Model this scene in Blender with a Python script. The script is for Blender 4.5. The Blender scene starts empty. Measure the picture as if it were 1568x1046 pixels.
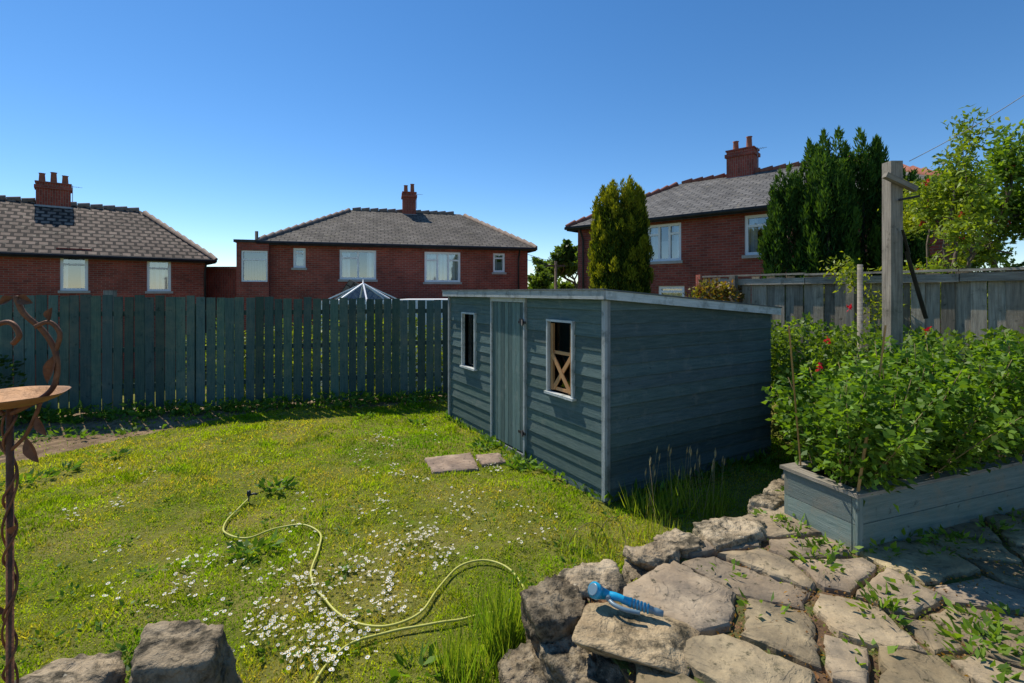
import bpy, math, random
import numpy as np
from mathutils import Vector, noise
R=np.random.default_rng(7); random.seed(7)
sc=bpy.context.scene
# ---------------------------------------------------------------- survey helper (metres; camera eye 2 m above lawn)
EYE=2.0; F=750.0; HZ=447.0; CX=784.0
def gp(px,py,z=0.0):
    Y=(EYE-z)*F/(py-HZ); return ((px-CX)/F*Y,Y,z)
def at(px,py,Y):
    return ((px-CX)/F*Y,Y,EYE-(py-HZ)/F*Y)
# ---------------------------------------------------------------- noise
_T=R.random((256,256))
def vn(x,y,s=1.0,o=0):
    x=np.asarray(x,float)*s+o*17.3+1000; y=np.asarray(y,float)*s+o*7.7+1000
    xi=np.floor(x).astype(int); yi=np.floor(y).astype(int); fx=x-xi; fy=y-yi
    fx=fx*fx*(3-2*fx); fy=fy*fy*(3-2*fy)
    a=_T[xi%256,yi%256];b=_T[(xi+1)%256,yi%256];c=_T[xi%256,(yi+1)%256];d=_T[(xi+1)%256,(yi+1)%256]
    return (a*(1-fx)+b*fx)*(1-fy)+(c*(1-fx)+d*fx)*fy
def inpoly(x,y,poly):
    x=np.asarray(x,float);y=np.asarray(y,float);r=np.zeros(x.shape,bool);n=len(poly)
    for i in range(n):
        x1,y1=poly[i];x2,y2=poly[(i+1)%n]
        if y1==y2: continue
        c=((y1>y)!=(y2>y))&(x<(x2-x1)*(y-y1)/(y2-y1)+x1); r^=c
    return r
# ---------------------------------------------------------------- materials
def base(name):
    m=bpy.data.materials.new(name); m.use_nodes=True; n=m.node_tree.nodes; n.clear()
    return m,n,m.node_tree.links
def rgb(c): return (c[0],c[1],c[2],1)
def M(name,c1,c2,scale=5,rough=.85,bump=.3,bscale=40,coord='Object',stretch=(1,1,1),usecol=False,spec=.25,c3=None,c3s=1.5,c3t=(.5,.65),metal=0,dist=.01,bump2=0,b2s=6,c4=None,c4s=20,c4t=(.6,.68)):
    m,n,l=base(name)
    tc=n.new('ShaderNodeTexCoord'); mp=n.new('ShaderNodeMapping'); mp.inputs['Scale'].default_value=stretch
    l.new(tc.outputs[coord],mp.inputs[0])
    no=n.new('ShaderNodeTexNoise'); no.inputs['Scale'].default_value=scale; no.inputs['Detail'].default_value=8; no.inputs['Roughness'].default_value=.65
    l.new(mp.outputs[0],no.inputs['Vector'])
    cr=n.new('ShaderNodeValToRGB'); cr.color_ramp.elements[0].position=.35; cr.color_ramp.elements[1].position=.65
    cr.color_ramp.elements[0].color=rgb(c1); cr.color_ramp.elements[1].color=rgb(c2)
    l.new(no.outputs['Fac'],cr.inputs[0]); col=cr.outputs[0]
    def patch(col,c,s,t):
        n3=n.new('ShaderNodeTexNoise'); n3.inputs['Scale'].default_value=s; n3.inputs['Detail'].default_value=7; n3.inputs['Roughness'].default_value=.7
        l.new(tc.outputs['Object'],n3.inputs['Vector'])
        r3=n.new('ShaderNodeValToRGB'); r3.color_ramp.elements[0].position=t[0]; r3.color_ramp.elements[1].position=t[1]
        l.new(n3.outputs['Fac'],r3.inputs[0])
        mx=n.new('ShaderNodeMix'); mx.data_type='RGBA'; l.new(r3.outputs[0],mx.inputs[0]); l.new(col,mx.inputs[6]); mx.inputs[7].default_value=rgb(c); return mx.outputs[2]
    if c3 is not None: col=patch(col,c3,c3s,c3t)
    if c4 is not None: col=patch(col,c4,c4s,c4t)
    if usecol:
        at_=n.new('ShaderNodeAttribute'); at_.attribute_name='col'
        mx=n.new('ShaderNodeMix'); mx.data_type='RGBA'; mx.blend_type='MULTIPLY'; mx.inputs[0].default_value=1
        l.new(col,mx.inputs[6]); l.new(at_.outputs['Color'],mx.inputs[7]); col=mx.outputs[2]
    b=n.new('ShaderNodeBsdfPrincipled'); b.inputs['Roughness'].default_value=rough; b.inputs['Specular IOR Level'].default_value=spec; b.inputs['Metallic'].default_value=metal
    l.new(col,b.inputs['Base Color'])
    if bump>0:
        nb=n.new('ShaderNodeTexNoise'); nb.inputs['Scale'].default_value=bscale; nb.inputs['Detail'].default_value=8; nb.inputs['Roughness'].default_value=.6
        l.new(mp.outputs[0],nb.inputs['Vector'])
        bp=n.new('ShaderNodeBump'); bp.inputs['Strength'].default_value=bump; bp.inputs['Distance'].default_value=dist
        l.new(nb.outputs['Fac'],bp.inputs['Height'])
        if bump2>0:
            nb2=n.new('ShaderNodeTexNoise'); nb2.inputs['Scale'].default_value=b2s; nb2.inputs['Detail'].default_value=4; nb2.inputs['Distortion'].default_value=1.2; l.new(mp.outputs[0],nb2.inputs['Vector'])
            sn=n.new('ShaderNodeMath'); sn.operation='MULTIPLY'; sn.inputs[1].default_value=9; l.new(nb2.outputs['Fac'],sn.inputs[0])
            fr=n.new('ShaderNodeMath'); fr.operation='FRACT'; l.new(sn.outputs[0],fr.inputs[0])
            pw=n.new('ShaderNodeMath'); pw.operation='POWER'; pw.inputs[1].default_value=6; l.new(fr.outputs[0],pw.inputs[0])
            su=n.new('ShaderNodeMath'); su.operation='FLOOR'; l.new(sn.outputs[0],su.inputs[0])
            ad=n.new('ShaderNodeMath'); ad.operation='ADD'; l.new(su.outputs[0],ad.inputs[0]); l.new(pw.outputs[0],ad.inputs[1])
            b2=n.new('ShaderNodeBump'); b2.inputs['Strength'].default_value=bump2; b2.inputs['Distance'].default_value=.006
            l.new(ad.outputs[0],b2.inputs['Height']); l.new(b2.outputs[0],bp.inputs['Normal'])
        l.new(bp.outputs[0],b.inputs['Normal'])
    o=n.new('ShaderNodeOutputMaterial'); l.new(b.outputs[0],o.inputs[0]); return m
def BR(name,c1,c2,mortar,bw,rh,ms,rough=.85,bump=.4,var=.35,c3=None):
    m,n,l=base(name)
    tc=n.new('ShaderNodeTexCoord'); bt=n.new('ShaderNodeTexBrick'); l.new(tc.outputs['UV'],bt.inputs['Vector'])
    bt.inputs['Color1'].default_value=rgb(c1);bt.inputs['Color2'].default_value=rgb(c2);bt.inputs['Mortar'].default_value=rgb(mortar)
    bt.inputs['Scale'].default_value=1;bt.inputs['Mortar Size'].default_value=ms;bt.inputs['Brick Width'].default_value=bw;bt.inputs['Row Height'].default_value=rh
    bt.inputs['Mortar Smooth'].default_value=.3
    no=n.new('ShaderNodeTexNoise'); no.inputs['Scale'].default_value=.9; no.inputs['Detail'].default_value=9; no.inputs['Roughness'].default_value=.7; l.new(tc.outputs['UV'],no.inputs['Vector'])
    mr=n.new('ShaderNodeMapRange'); mr.inputs[1].default_value=.3;mr.inputs[2].default_value=.7;mr.inputs[3].default_value=1-var;mr.inputs[4].default_value=1+var
    l.new(no.outputs['Fac'],mr.inputs[0])
    mx=n.new('ShaderNodeMix'); mx.data_type='RGBA'; mx.blend_type='MULTIPLY'; mx.inputs[0].default_value=1
    l.new(bt.outputs['Color'],mx.inputs[6]); l.new(mr.outputs[0],mx.inputs[7]); col=mx.outputs[2]
    if c3 is not None:
        n3=n.new('ShaderNodeTexNoise'); n3.inputs['Scale'].default_value=6; n3.inputs['Detail'].default_value=5; l.new(tc.outputs['UV'],n3.inputs['Vector'])
        r3=n.new('ShaderNodeValToRGB'); r3.color_ramp.elements[0].position=.6; r3.color_ramp.elements[1].position=.72; l.new(n3.outputs['Fac'],r3.inputs[0])
        m3=n.new('ShaderNodeMix'); m3.data_type='RGBA'; l.new(r3.outputs[0],m3.inputs[0]); l.new(col,m3.inputs[6]); m3.inputs[7].default_value=rgb(c3); col=m3.outputs[2]
    b=n.new('ShaderNodeBsdfPrincipled'); b.inputs['Roughness'].default_value=rough; b.inputs['Specular IOR Level'].default_value=.2; l.new(col,b.inputs['Base Color'])
    bp=n.new('ShaderNodeBump'); bp.invert=True; bp.inputs['Strength'].default_value=bump; bp.inputs['Distance'].default_value=.02; l.new(bt.outputs['Fac'],bp.inputs['Height']); l.new(bp.outputs[0],b.inputs['Normal'])
    o=n.new('ShaderNodeOutputMaterial'); l.new(b.outputs[0],o.inputs[0]); return m
def LEAF(name,tr=.4,rough=.5,spec=.3):
    m,n,l=base(name)
    a=n.new('ShaderNodeAttribute'); a.attribute_name='col'
    b=n.new('ShaderNodeBsdfPrincipled'); b.inputs['Roughness'].default_value=rough; b.inputs['Specular IOR Level'].default_value=spec; l.new(a.outputs['Color'],b.inputs['Base Color'])
    t=n.new('ShaderNodeBsdfTranslucent'); mx=n.new('ShaderNodeMix'); mx.data_type='RGBA'; mx.blend_type='MULTIPLY'; mx.inputs[0].default_value=1
    l.new(a.outputs['Color'],mx.inputs[6]); mx.inputs[7].default_value=(2.0,1.9,.5,1); l.new(mx.outputs[2],t.inputs[0])
    ms=n.new('ShaderNodeMixShader'); ms.inputs[0].default_value=tr; l.new(b.outputs[0],ms.inputs[1]); l.new(t.outputs[0],ms.inputs[2])
    o=n.new('ShaderNodeOutputMaterial'); l.new(ms.outputs[0],o.inputs[0]); return m
def GLASS(name,refl=.3):
    m,n,l=base(name)
    t=n.new('ShaderNodeBsdfTransparent'); t.inputs[0].default_value=(.8,.87,.9,1); g=n.new('ShaderNodeBsdfGlossy'); g.inputs['Roughness'].default_value=.03
    ms=n.new('ShaderNodeMixShader'); ms.inputs[0].default_value=refl; l.new(t.outputs[0],ms.inputs[1]); l.new(g.outputs[0],ms.inputs[2])
    o=n.new('ShaderNodeOutputMaterial'); l.new(ms.outputs[0],o.inputs[0]); return m
m_leaf=LEAF('leaf'); m_grass=LEAF('grass_blade',.5,.8,.04); m_con=LEAF('conifer_spray',.3,.7,.1)
m_petal=LEAF('petal',.2,.6,.1)
m_brick=BR('red_brick',(.35,.075,.048),(.22,.050,.036),(.26,.16,.12),.225,.075,.009,var=.35)
m_brick2=BR('red_brick_dark',(.31,.07,.048),(.20,.048,.036),(.23,.14,.11),.225,.075,.009,var=.35)
m_slate=BR('slate_roof',(.18,.155,.13),(.12,.105,.09),(.045,.04,.035),.3,.2,.022,rough=.9,bump=.6,var=.5,c3=(.24,.21,.14))
m_tile=BR('brown_roof_tile',(.26,.19,.145),(.17,.125,.095),(.035,.028,.024),.32,.28,.05,rough=.9,bump=1,var=.35,c3=(.32,.27,.20))
m_slate2=BR('grey_roof_slate',(.17,.16,.15),(.11,.105,.10),(.04,.04,.04),.3,.2,.018,rough=.85,bump=.6,var=.45,c3=(.23,.20,.15))
m_white=M('white_upvc',(.80,.80,.80),(.85,.85,.85),3,.4,0)
m_sill=M('stone_sill',(.35,.33,.30),(.45,.42,.38),6)
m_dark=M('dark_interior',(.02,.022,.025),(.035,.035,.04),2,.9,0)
m_curt=M('curtain',(.55,.57,.6),(.7,.71,.72),4,.9,0,usecol=True)
m_glass=GLASS('window_glass',.28); m_glass2=GLASS('thin_glass',.12)
m_pipe=M('black_plastic',(.02,.02,.022),(.04,.04,.04),5,.5,0)
m_terra=M('terracotta',(.25,.09,.055),(.32,.13,.08),8,.85)
m_ridger=M('ridge_tile_red',(.25,.085,.055),(.31,.13,.09),8,.85)
m_ridgeg=M('ridge_tile_grey',(.19,.14,.115),(.28,.22,.18),8,.85)
m_lead=M('lead',(.25,.28,.32),(.33,.36,.4),8,.5)
m_shed=M('shed_painted_board',(.082,.128,.122),(.135,.19,.18),3,.78,.6,14,'UV',(1.2,14,1),True,.15,c3=(.21,.235,.21),c3s=5,c3t=(.55,.8),c4=(.05,.07,.06),c4s=14,c4t=(.62,.75))
m_trim=M('shed_pale_trim',(.42,.45,.44),(.6,.62,.6),3,.75,.4,14,'UV',(1,12,1),True,c3=(.22,.24,.22),c3s=6,c3t=(.5,.7))
m_felt=M('roof_felt',(.10,.11,.11),(.16,.17,.16),8,.95,.5,80)
m_fence=M('fence_green_stain',(.055,.098,.088),(.092,.142,.118),3,.85,.5,14,'UV',(1,14,1),True,.15,c3=(.15,.17,.125),c3s=3,c3t=(.48,.75),c4=(.03,.05,.04),c4s=9,c4t=(.58,.72))
m_grey=M('weathered_wood',(.20,.175,.14),(.38,.335,.27),3,.9,.6,14,'UV',(1,14,1),True,.1,c3=(.13,.12,.09),c3s=2.5,c3t=(.5,.75),c4=(.08,.07,.055),c4s=10,c4t=(.60,.73))
m_plant=M('planter_board',(.15,.20,.18),(.25,.285,.25),3,.8,.5,14,'UV',(1,14,1),True,.15,c3=(.28,.25,.19),c3s=6,c3t=(.5,.7),c4=(.08,.09,.07),c4s=15,c4t=(.6,.72))
m_xwood=M('orange_wood',(.44,.22,.09),(.60,.33,.15),3,.7,.3,14,'UV',(1,12,1),True)
m_bark=M('bark',(.09,.065,.045),(.18,.14,.10),8,.9,.6,25)
m_cane=M('cane',(.22,.16,.07),(.35,.27,.13),8,.8,.2)
m_bamboo=M('bamboo',(.40,.27,.13),(.50,.36,.18),8,.6,.1)
m_stone=M('sandstone_slab',(.30,.23,.15),(.49,.40,.27),2.6,.95,.7,30,usecol=True,spec=.05,c3=(.19,.16,.12),c3s=5,c3t=(.42,.68),dist=.010,bump2=.6,b2s=3.5,c4=(.08,.075,.05),c4s=22,c4t=(.57,.68))
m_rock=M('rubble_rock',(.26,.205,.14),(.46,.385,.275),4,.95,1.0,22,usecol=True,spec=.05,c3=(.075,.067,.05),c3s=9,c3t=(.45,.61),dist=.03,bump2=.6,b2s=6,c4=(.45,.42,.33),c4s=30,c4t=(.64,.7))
m_soil=M('soil',(.10,.06,.032),(.18,.11,.06),9,.95,.9,45,c3=(.09,.12,.025),c3s=6,c3t=(.46,.56),dist=.02,c4=(.27,.14,.07),c4s=30,c4t=(.55,.65))
m_rust=M('rusty_metal',(.10,.045,.028),(.26,.115,.055),14,.6,.4,60,metal=.3)
m_copper=M('copper_dish',(.36,.18,.07),(.16,.08,.035),6,.6,.4,40,metal=.3)
m_hose=M('yellow_hose_pvc',(.52,.50,.10),(.62,.60,.17),20,.45,0)
m_blue=M('blue_plastic',(.01,.30,.52),(.02,.36,.60),6,.3,0,spec=.5)
m_bgrey=M('grey_plastic',(.12,.19,.24),(.16,.24,.29),6,.35,0,spec=.5)
m_dpl=M('dark_plastic',(.02,.025,.03),(.04,.045,.05),6,.4,0)
# ---------------------------------------------------------------- builders
class MB:
    def __init__(s): s.f=[];s.mi=[];s.t=[];s.uv=[];s.sm=[]
    def face(s,pts,mi=0,t=1.0,uv=None,sm=False):
        if uv is None:
            p=[Vector(q) for q in pts]; e=(p[1]-p[0]); L=e.length or 1; e=e/L
            nrm=(p[1]-p[0]).cross(p[2]-p[1]); nrm=nrm.normalized() if nrm.length>1e-9 else Vector((0,0,1)); g=nrm.cross(e)
            uv=[((q-p[0]).dot(e),(q-p[0]).dot(g)) for q in p]
        s.f.append([tuple(q) for q in pts]);s.mi.append(mi);s.t.append(t);s.uv.append(uv);s.sm.append(sm)
    def box(s,o,a,b,c,mi=0,t=1.0):
        o=Vector(o);a=Vector(a);b=Vector(b);c=Vector(c); ou=random.random()*50; ov=random.random()*50
        def q(p,e,g):
            le,lg=e.length,g.length; pts=[p,p+e,p+e+g,p+g]
            uv=[(0,0),(le,0),(le,lg),(0,lg)]
            if lg>le: uv=[(y,x) for x,y in uv]
            s.face(pts,mi,t,[(x+ou,y+ov) for x,y in uv])
        q(o,a,b);q(o+c,a,b);q(o,a,c);q(o+b,a,c);q(o,b,c);q(o+a,b,c)
    def prism(s,A,B,w,up,th,mi=0,t=1.0):   # beam from A to B
        A=Vector(A);B=Vector(B);d=(B-A); x=d.cross(Vector(up)).normalized()*w; y=Vector(up).normalized()*th
        s.box(A-x/2-y/2,d,x,y,mi,t)
    def tube(s,pts,rad,n=8,mi=0,t=1.0,cap=True):
        P=[Vector(p) for p in pts]
        if not hasattr(rad,'__len__'): rad=[rad]*len(P)
        rings=[];x=None
        for i,p in enumerate(P):
            d=(P[min(i+1,len(P)-1)]-P[max(i-1,0)]).normalized()
            if x is None: x=d.orthogonal().normalized()
            else:
                x=(x-d*x.dot(d)); x=x.normalized() if x.length>1e-6 else d.orthogonal().normalized()
            y=d.cross(x); rings.append([p+(x*math.cos(k*2*math.pi/n)+y*math.sin(k*2*math.pi/n))*rad[i] for k in range(n)])
        for i in range(len(rings)-1):
            for k in range(n):
                k2=(k+1)%n; s.face([rings[i][k],rings[i][k2],rings[i+1][k2],rings[i+1][k]],mi,t,sm=True)
        if cap: s.face(rings[0],mi,t); s.face(rings[-1],mi,t)
    def make(s,name,mats,parent=None):
        me=bpy.data.meshes.new(name); vs=[];fs=[];k=0;
        idx={}
        for f in s.f:
            ff=[]
            for p in f:
                key=(round(p[0],5),round(p[1],5),round(p[2],5))
                if key not in idx: idx[key]=len(vs); vs.append(p)
                ff.append(idx[key])
            fs.append(ff)
        good=[i for i,f in enumerate(fs) if len(set(f))==len(f) and len(f)>2]
        me.from_pydata(vs,[],[fs[i] for i in good])
        for m in mats: me.materials.append(m)
        me.polygons.foreach_set('material_index',[s.mi[i] for i in good])
        me.polygons.foreach_set('use_smooth',[s.sm[i] for i in good])
        uvl=me.uv_layers.new(name='UVMap'); uv=[c for i in good for q in s.uv[i] for c in q]; uvl.data.foreach_set('uv',uv)
        ca=me.color_attributes.new('col','FLOAT_COLOR','CORNER'); cc=[]
        for i in good:
            t=s.t[i]; t=(t,t,t) if not hasattr(t,'__len__') else t
            cc+= [t[0],t[1],t[2],1.0]*len(fs[i])
        ca.data.foreach_set('color',cc)
        me.update(); o=bpy.data.objects.new(name,me); sc.collection.objects.link(o)
        if parent: o.parent=parent
        return o
def empty(name):
    o=bpy.data.objects.new(name,None); sc.collection.objects.link(o); return o
def npmesh(name,V,Q,col,mat,parent=None):
    me=bpy.data.meshes.new(name); n=len(V); k=len(Q); c=Q.shape[1]
    me.vertices.add(n); me.vertices.foreach_set('co',V.astype(np.float32).ravel())
    me.loops.add(k*c); me.loops.foreach_set('vertex_index',Q.astype(np.int32).ravel())
    me.polygons.add(k); me.polygons.foreach_set('loop_start',np.arange(0,k*c,c,dtype=np.int32))
    me.update(calc_edges=True)
    ca=me.color_attributes.new('col','FLOAT_COLOR','POINT'); ca.data.foreach_set('color',np.hstack([col,np.ones((n,1))]).astype(np.float32).ravel())
    me.materials.append(mat); o=bpy.data.objects.new(name,me); sc.collection.objects.link(o)
    if parent: o.parent=parent
    return o
def unit(v): return v/np.maximum(np.linalg.norm(v,axis=1,keepdims=True),1e-9)
def leafarr(P,D,L,W,C,fold=.15,mid=.45):
    n=len(P); D=unit(D); rnd=R.normal(size=(n,3)); S=unit(np.cross(D,rnd)); N=np.cross(S,D)
    L=np.broadcast_to(np.asarray(L,float),(n,))[:,None]; W=np.broadcast_to(np.asarray(W,float),(n,))[:,None]
    V=np.stack([P,P+D*L*mid+S*W/2+N*W*fold,P+D*L-N*L*.08,P+D*L*mid-S*W/2+N*W*fold],1).reshape(-1,3)
    Q=np.arange(4*n).reshape(n,4); return V,Q,np.repeat(C,4,0)
def leaves(name,P,D,L,W,C,mat,parent=None,**k):
    V,Q,C2=leafarr(P,D,L,W,C,**k); return npmesh(name,V,Q,C2,mat,parent)
def colmix(n,a,b,jit=.15,t=None):
    if t is None: t=R.random(n)
    t=np.clip(t,0,1)[:,None]; c=np.array(a)*(1-t)+np.array(b)*t
    return np.clip(c*(1+R.normal(0,jit,(n,1))),.003,1)
# ---------------------------------------------------------------- layout
SH0=Vector((.89,4.67,0)); SA=Vector((-.515,.857,0)).normalized(); SB=Vector((.857,.515,0)).normalized()
SL,SD=3.62,2.68
shed_poly=[(SH0+SA*a+SB*b)[:2] for a,b in((0,0),(SL,0),(SL,SD),(0,SD))]
patio=[(-7,1.5),(-2.2,1.6),(-1.0,1.75),(-.9,1.1),(.42,1.1),(.5,1.9),(.44,2.1),(.34,2.42),(.45,2.58),(.75,2.7),(1.08,2.95),(1.35,3.18),(1.95,3.65),(2.5,4.1),(3.2,4.9),(7,4.9),(7,-3),(-7,-3)]
FB0=Vector((-7.6,7.77,0)); FBd=Vector((6.31,1.53,0)).normalized()
FR0=Vector((3.55,9,0)); FRd=Vector((2.2,-3.5,0)).normalized()
def dback(x,y): # signed dist beyond the back fence
    return (x-FB0.x)*(-FBd.y)+(y-FB0.y)*FBd.x
def bedmask(x,y):
    d=-dback(x,y)+.3*(vn(x,y,1.5)-.5)
    left=np.clip((-4.35-x)/2.0,0,1)*2.45
    return d<(.42+left)
# ---------------------------------------------------------------- ground sheet
def cat(lo,hi,st,far):
    f=np.array(far,float); return np.concatenate([lo-f[::-1],np.arange(lo,hi+1e-6,st),hi+f])
gx=cat(-12,9,.11,[.5,1.5,3,6,12,25,60,150,400,900]); gy=cat(-3,12,.11,[.5,1.5,3,6,12,25,60,150,400,900])
X,Y=np.meshgrid(gx,gy); X=X.ravel();Y=Y.ravel(); db=dback(X,Y)
Z=(vn(X,Y,1.2)-.5)*.05+(vn(X,Y,6,2)-.5)*.02
Z-=np.clip((db-.3)/1.6,0,1)*1.25
dr=(X-FR0.x)*(-FRd.y)+(Y-FR0.y)*FRd.x
Z=np.where((db<.3)&(dr>-1.2)&(X>3.3),Z+np.clip((dr+1.2)/.6,0,1)*.35,Z)
bed=bedmask(X,Y)&(db<.3)
g=np.clip(vn(X,Y,2.5,3)*.7+vn(X,Y,9,4)*.5-.1,0,1)[:,None]
colr=np.array([.13,.17,.02])*(1-g)+np.array([.27,.23,.07])*g
colr=np.where(bed[:,None],np.array([.26,.18,.11])*(.55+1.0*vn(X,Y,7,5)[:,None]),colr)
nx=len(gx);ny=len(gy); i=np.arange(nx*ny).reshape(ny,nx)
Q=np.stack([i[:-1,:-1],i[:-1,1:],i[1:,1:],i[1:,:-1]],-1).reshape(-1,4)
m_ground=M('ground_turf',(.7,.7,.7),(1.25,1.25,1.25),18,.95,.9,60,usecol=True,dist=.03,spec=.05)
npmesh('ground',np.stack([X,Y,Z],1),Q,colr,m_ground)
def gz(x,y): return (vn(x,y,1.2)-.5)*.05+(vn(x,y,6,2)-.5)*.02
# ---------------------------------------------------------------- lawn grass
pav=[]
for poly in ([(650,704),(722,697),(733,722),(662,729)],[(728,700),(764,697),(776,712),(738,716)]):
    pav.append([gp(a,b)[:2] for a,b in poly])
def lawn_ok(x,y):
    ok=~inpoly(x,y,shed_poly)&~inpoly(x,y,patio)&(dback(x,y)<-.05)
    for p in pav: ok&=~inpoly(x,y,p)
    return ok
N=360000
u=R.random(N); y=(1.7**.35+u*(10.2**.35-1.7**.35))**(1/.35); x=-1.1*y-1.3+R.random(N)*(np.minimum(3.6,.9*y+.5)+1.1*y+1.3)
ok=lawn_ok(x,y); x=x[ok];y=y[ok]
bd=bedmask(x,y); keep=~bd|(R.random(len(x))<.05); x=x[keep];y=y[keep]
dry=np.clip(vn(x,y,.9,6)*.9+vn(x,y,3.5,7)*.8+vn(x,y,14,8)*.5-.78,0,1)
keep=R.random(len(x))<(1-.7*dry*vn(x,y,8,3)); x=x[keep];y=y[keep];dry=dry[keep]; n=len(x)
tuft=vn(x,y,2.2,9)*.5+vn(x,y,7,10)*.75
edge=np.clip(1-(-dback(x,y))/.9,0,1)
L=(.015+.064*tuft**1.8*R.random(n))*(1-.35*dry)*(1+1.2*edge); L*=np.where(y>5,1.15,1)
D=np.stack([R.normal(0,.55,n),R.normal(0,.55,n),np.ones(n)],1)
C=colmix(n,(.105,.245,.006),(.30,.40,.012),.20,t=.4*R.random(n)+.9*vn(x,y,1.6,11)-.15)
C*=(.55+.45*vn(x,y,4.5,12)+.45*vn(x,y,11,14))[:,None]
Cd=colmix(n,(.42,.35,.06),(.52,.42,.12),.15); td=(dry*1.7*(R.random(n)))[:,None].clip(0,1); C=C*(1-td)+Cd*td
leaves('lawn_grass',np.stack([x,y,gz(x,y)-.004],1),D,L,.003+.0012*y*R.uniform(.7,1.3,n),C,m_grass,mid=.35)
# ---------------------------------------------------------------- daisies
cl=[(590,690,30,26),(630,735,28,30),(600,780,35,30),(740,790,60,38),(640,840,60,54),(560,870,80,84),(470,920,90,95),(400,960,90,75),(500,985,80,75),(300,900,80,40),(190,780,30,18),(90,800,40,12),(380,870,100,30),(560,950,70,55),(680,860,70,44),(340,1000,60,30),(540,720,60,26),(230,960,80,14),(120,880,90,14),(820,820,60,18),(700,760,80,24),(300,700,120,12),(470,830,80,18),(640,660,60,10),(470,1030,60,30),(760,735,30,14),(240,730,60,8)]
dp=[]
for px,py,s,k in cl:
    subs=[(R.normal(px,s*.55),R.normal(py,s*.33)) for _ in range(max(2,k//6))]
    for _ in range(int(k*1.15)):
        sx_,sy_=subs[R.integers(0,len(subs))]; a=R.normal(sx_,s*.18); b=R.normal(sy_,s*.11)
        if b<600 or b>1200: continue
        q=gp(a,b); dp.append(q[:2])
dp=np.array(dp); ok=lawn_ok(dp[:,0],dp[:,1]); dp=dp[ok]; n=len(dp)
V=[];Qd=[];Cc=[]
for (x0,y0) in dp:
    h=R.uniform(.035,.085); z0=float(gz(x0,y0)); t=Vector((R.normal(0,.3),R.normal(0,.3),1)).normalized(); a=t.orthogonal().normalized(); b=t.cross(a)
    c=Vector((x0+R.normal(0,.01),y0+R.normal(0,.01),z0+h)); r=R.uniform(.008,.0145)
    k=len(V); V+=[(x0-.001,y0,z0),(x0+.001,y0,z0),tuple(c+Vector((.001,0,0))),tuple(c-Vector((.001,0,0)))]; Qd.append([k,k+1,k+2,k+3]); Cc+=[(.1,.16,.03)]*4
    for j in range(8):
        an=j*math.pi/4+R.random()*.2; d=a*math.cos(an)+b*math.sin(an); s=t.cross(d); k=len(V)
        V+=[tuple(c+d*.002),tuple(c+d*r*.7+s*r*.27),tuple(c+d*r+t*.002),tuple(c+d*r*.7-s*r*.27)]; Qd.append([k,k+1,k+2,k+3]); Cc+=[(.85,.85,.85)]*4
    for j in range(2):
        k=len(V); an=j*math.pi/4; d=(a*math.cos(an)+b*math.sin(an))*r*.33; s=t.cross(d); e=t*(.0025+j*.0004)
        V+=[tuple(c+d+e),tuple(c+s+e),tuple(c-d+e),tuple(c-s+e)]; Qd.append([k,k+1,k+2,k+3]); Cc+=[(.75,.5,.03)]*4
npmesh('daisy_flowers',np.array(V),np.array(Qd),np.array(Cc),m_petal)
# ---------------------------------------------------------------- weeds
wP=[];wD=[];wL=[];wW=[];wC=[]
def weed(x,y,z,n,rad,L,W,up=.6,c1=(.06,.14,.02),c2=(.16,.28,.03),h=.05):
    a=R.random(n)*6.283; r=rad*np.sqrt(R.random(n))
    P=np.stack([x+np.cos(a)*r,y+np.sin(a)*r,z+R.random(n)*h],1)
    D=np.stack([np.cos(a)+R.normal(0,.4,n),np.sin(a)+R.normal(0,.4,n),up*R.uniform(.2,1.6,n)],1)
    wP.append(P);wD.append(D);wL.append(L*R.uniform(.5,1.2,n));wW.append(W*R.uniform(.6,1.2,n));wC.append(colmix(n,c1,c2))
for s in np.arange(-3,9,.05):   # fence foot
    p=FB0+FBd*float(s); d=-abs(R.normal(0,.24))-.05; q=p+Vector((-FBd.y,FBd.x,0))*d
    if inpoly([q.x],[q.y],shed_poly)[0]: continue
    weed(q.x,q.y,0,int(R.integers(6,28)),.1,.11,.05,h=.22*R.random())
for _ in range(120):
    x0=R.uniform(-9,-4.3);y0=R.uniform(5.0,8.2)
    if bedmask(np.array([x0]),np.array([y0]))[0] and dback(x0,y0)<-.05: weed(x0,y0,0,int(R.integers(5,20)),.11,.09,.045)
for px,py in [(400,842),(380,850),(430,750),(415,748),(742,680),(735,688),(750,684),(800,716),(815,722),(785,712),(60,735),(100,722),(30,740),(690,640),(560,640),(640,650),(1020,790),(980,780),(640,1035),(180,700),(330,640)]:
    q=gp(px,py); weed(q[0],q[1],.0,26,.11,.10,.04)
for _ in range(110):
    q=gp(R.uniform(0,950),R.uniform(650,1040)); 
    if lawn_ok(np.array([q[0]]),np.array([q[1]]))[0]: weed(q[0],q[1],0,int(R.integers(5,16)),.06,.05,.022,.5,h=.02)
for s in np.arange(0,SL,.12):
    q=SH0+SA*float(s)-SB*abs(R.normal(.05,.04)); weed(q.x,q.y,0,int(R.integers(2,12)),.07,.10,.04,1.2)
for s in np.arange(0,SD,.1):
    q=SH0+SB*float(s)-SA*abs(R.normal(.1,.08)); weed(q.x,q.y,0,int(R.integers(4,14)),.1,.12,.04,1.2)
for x0,y0 in [(-8.2,7.2),(-8,7.3),(-7.8,7.35),(-7.7,7.2)]:
    weed(x0,y0,.1,160,.35,.09,.06,h=.9,c1=(.02,.05,.012),c2=(.05,.1,.02))
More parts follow.
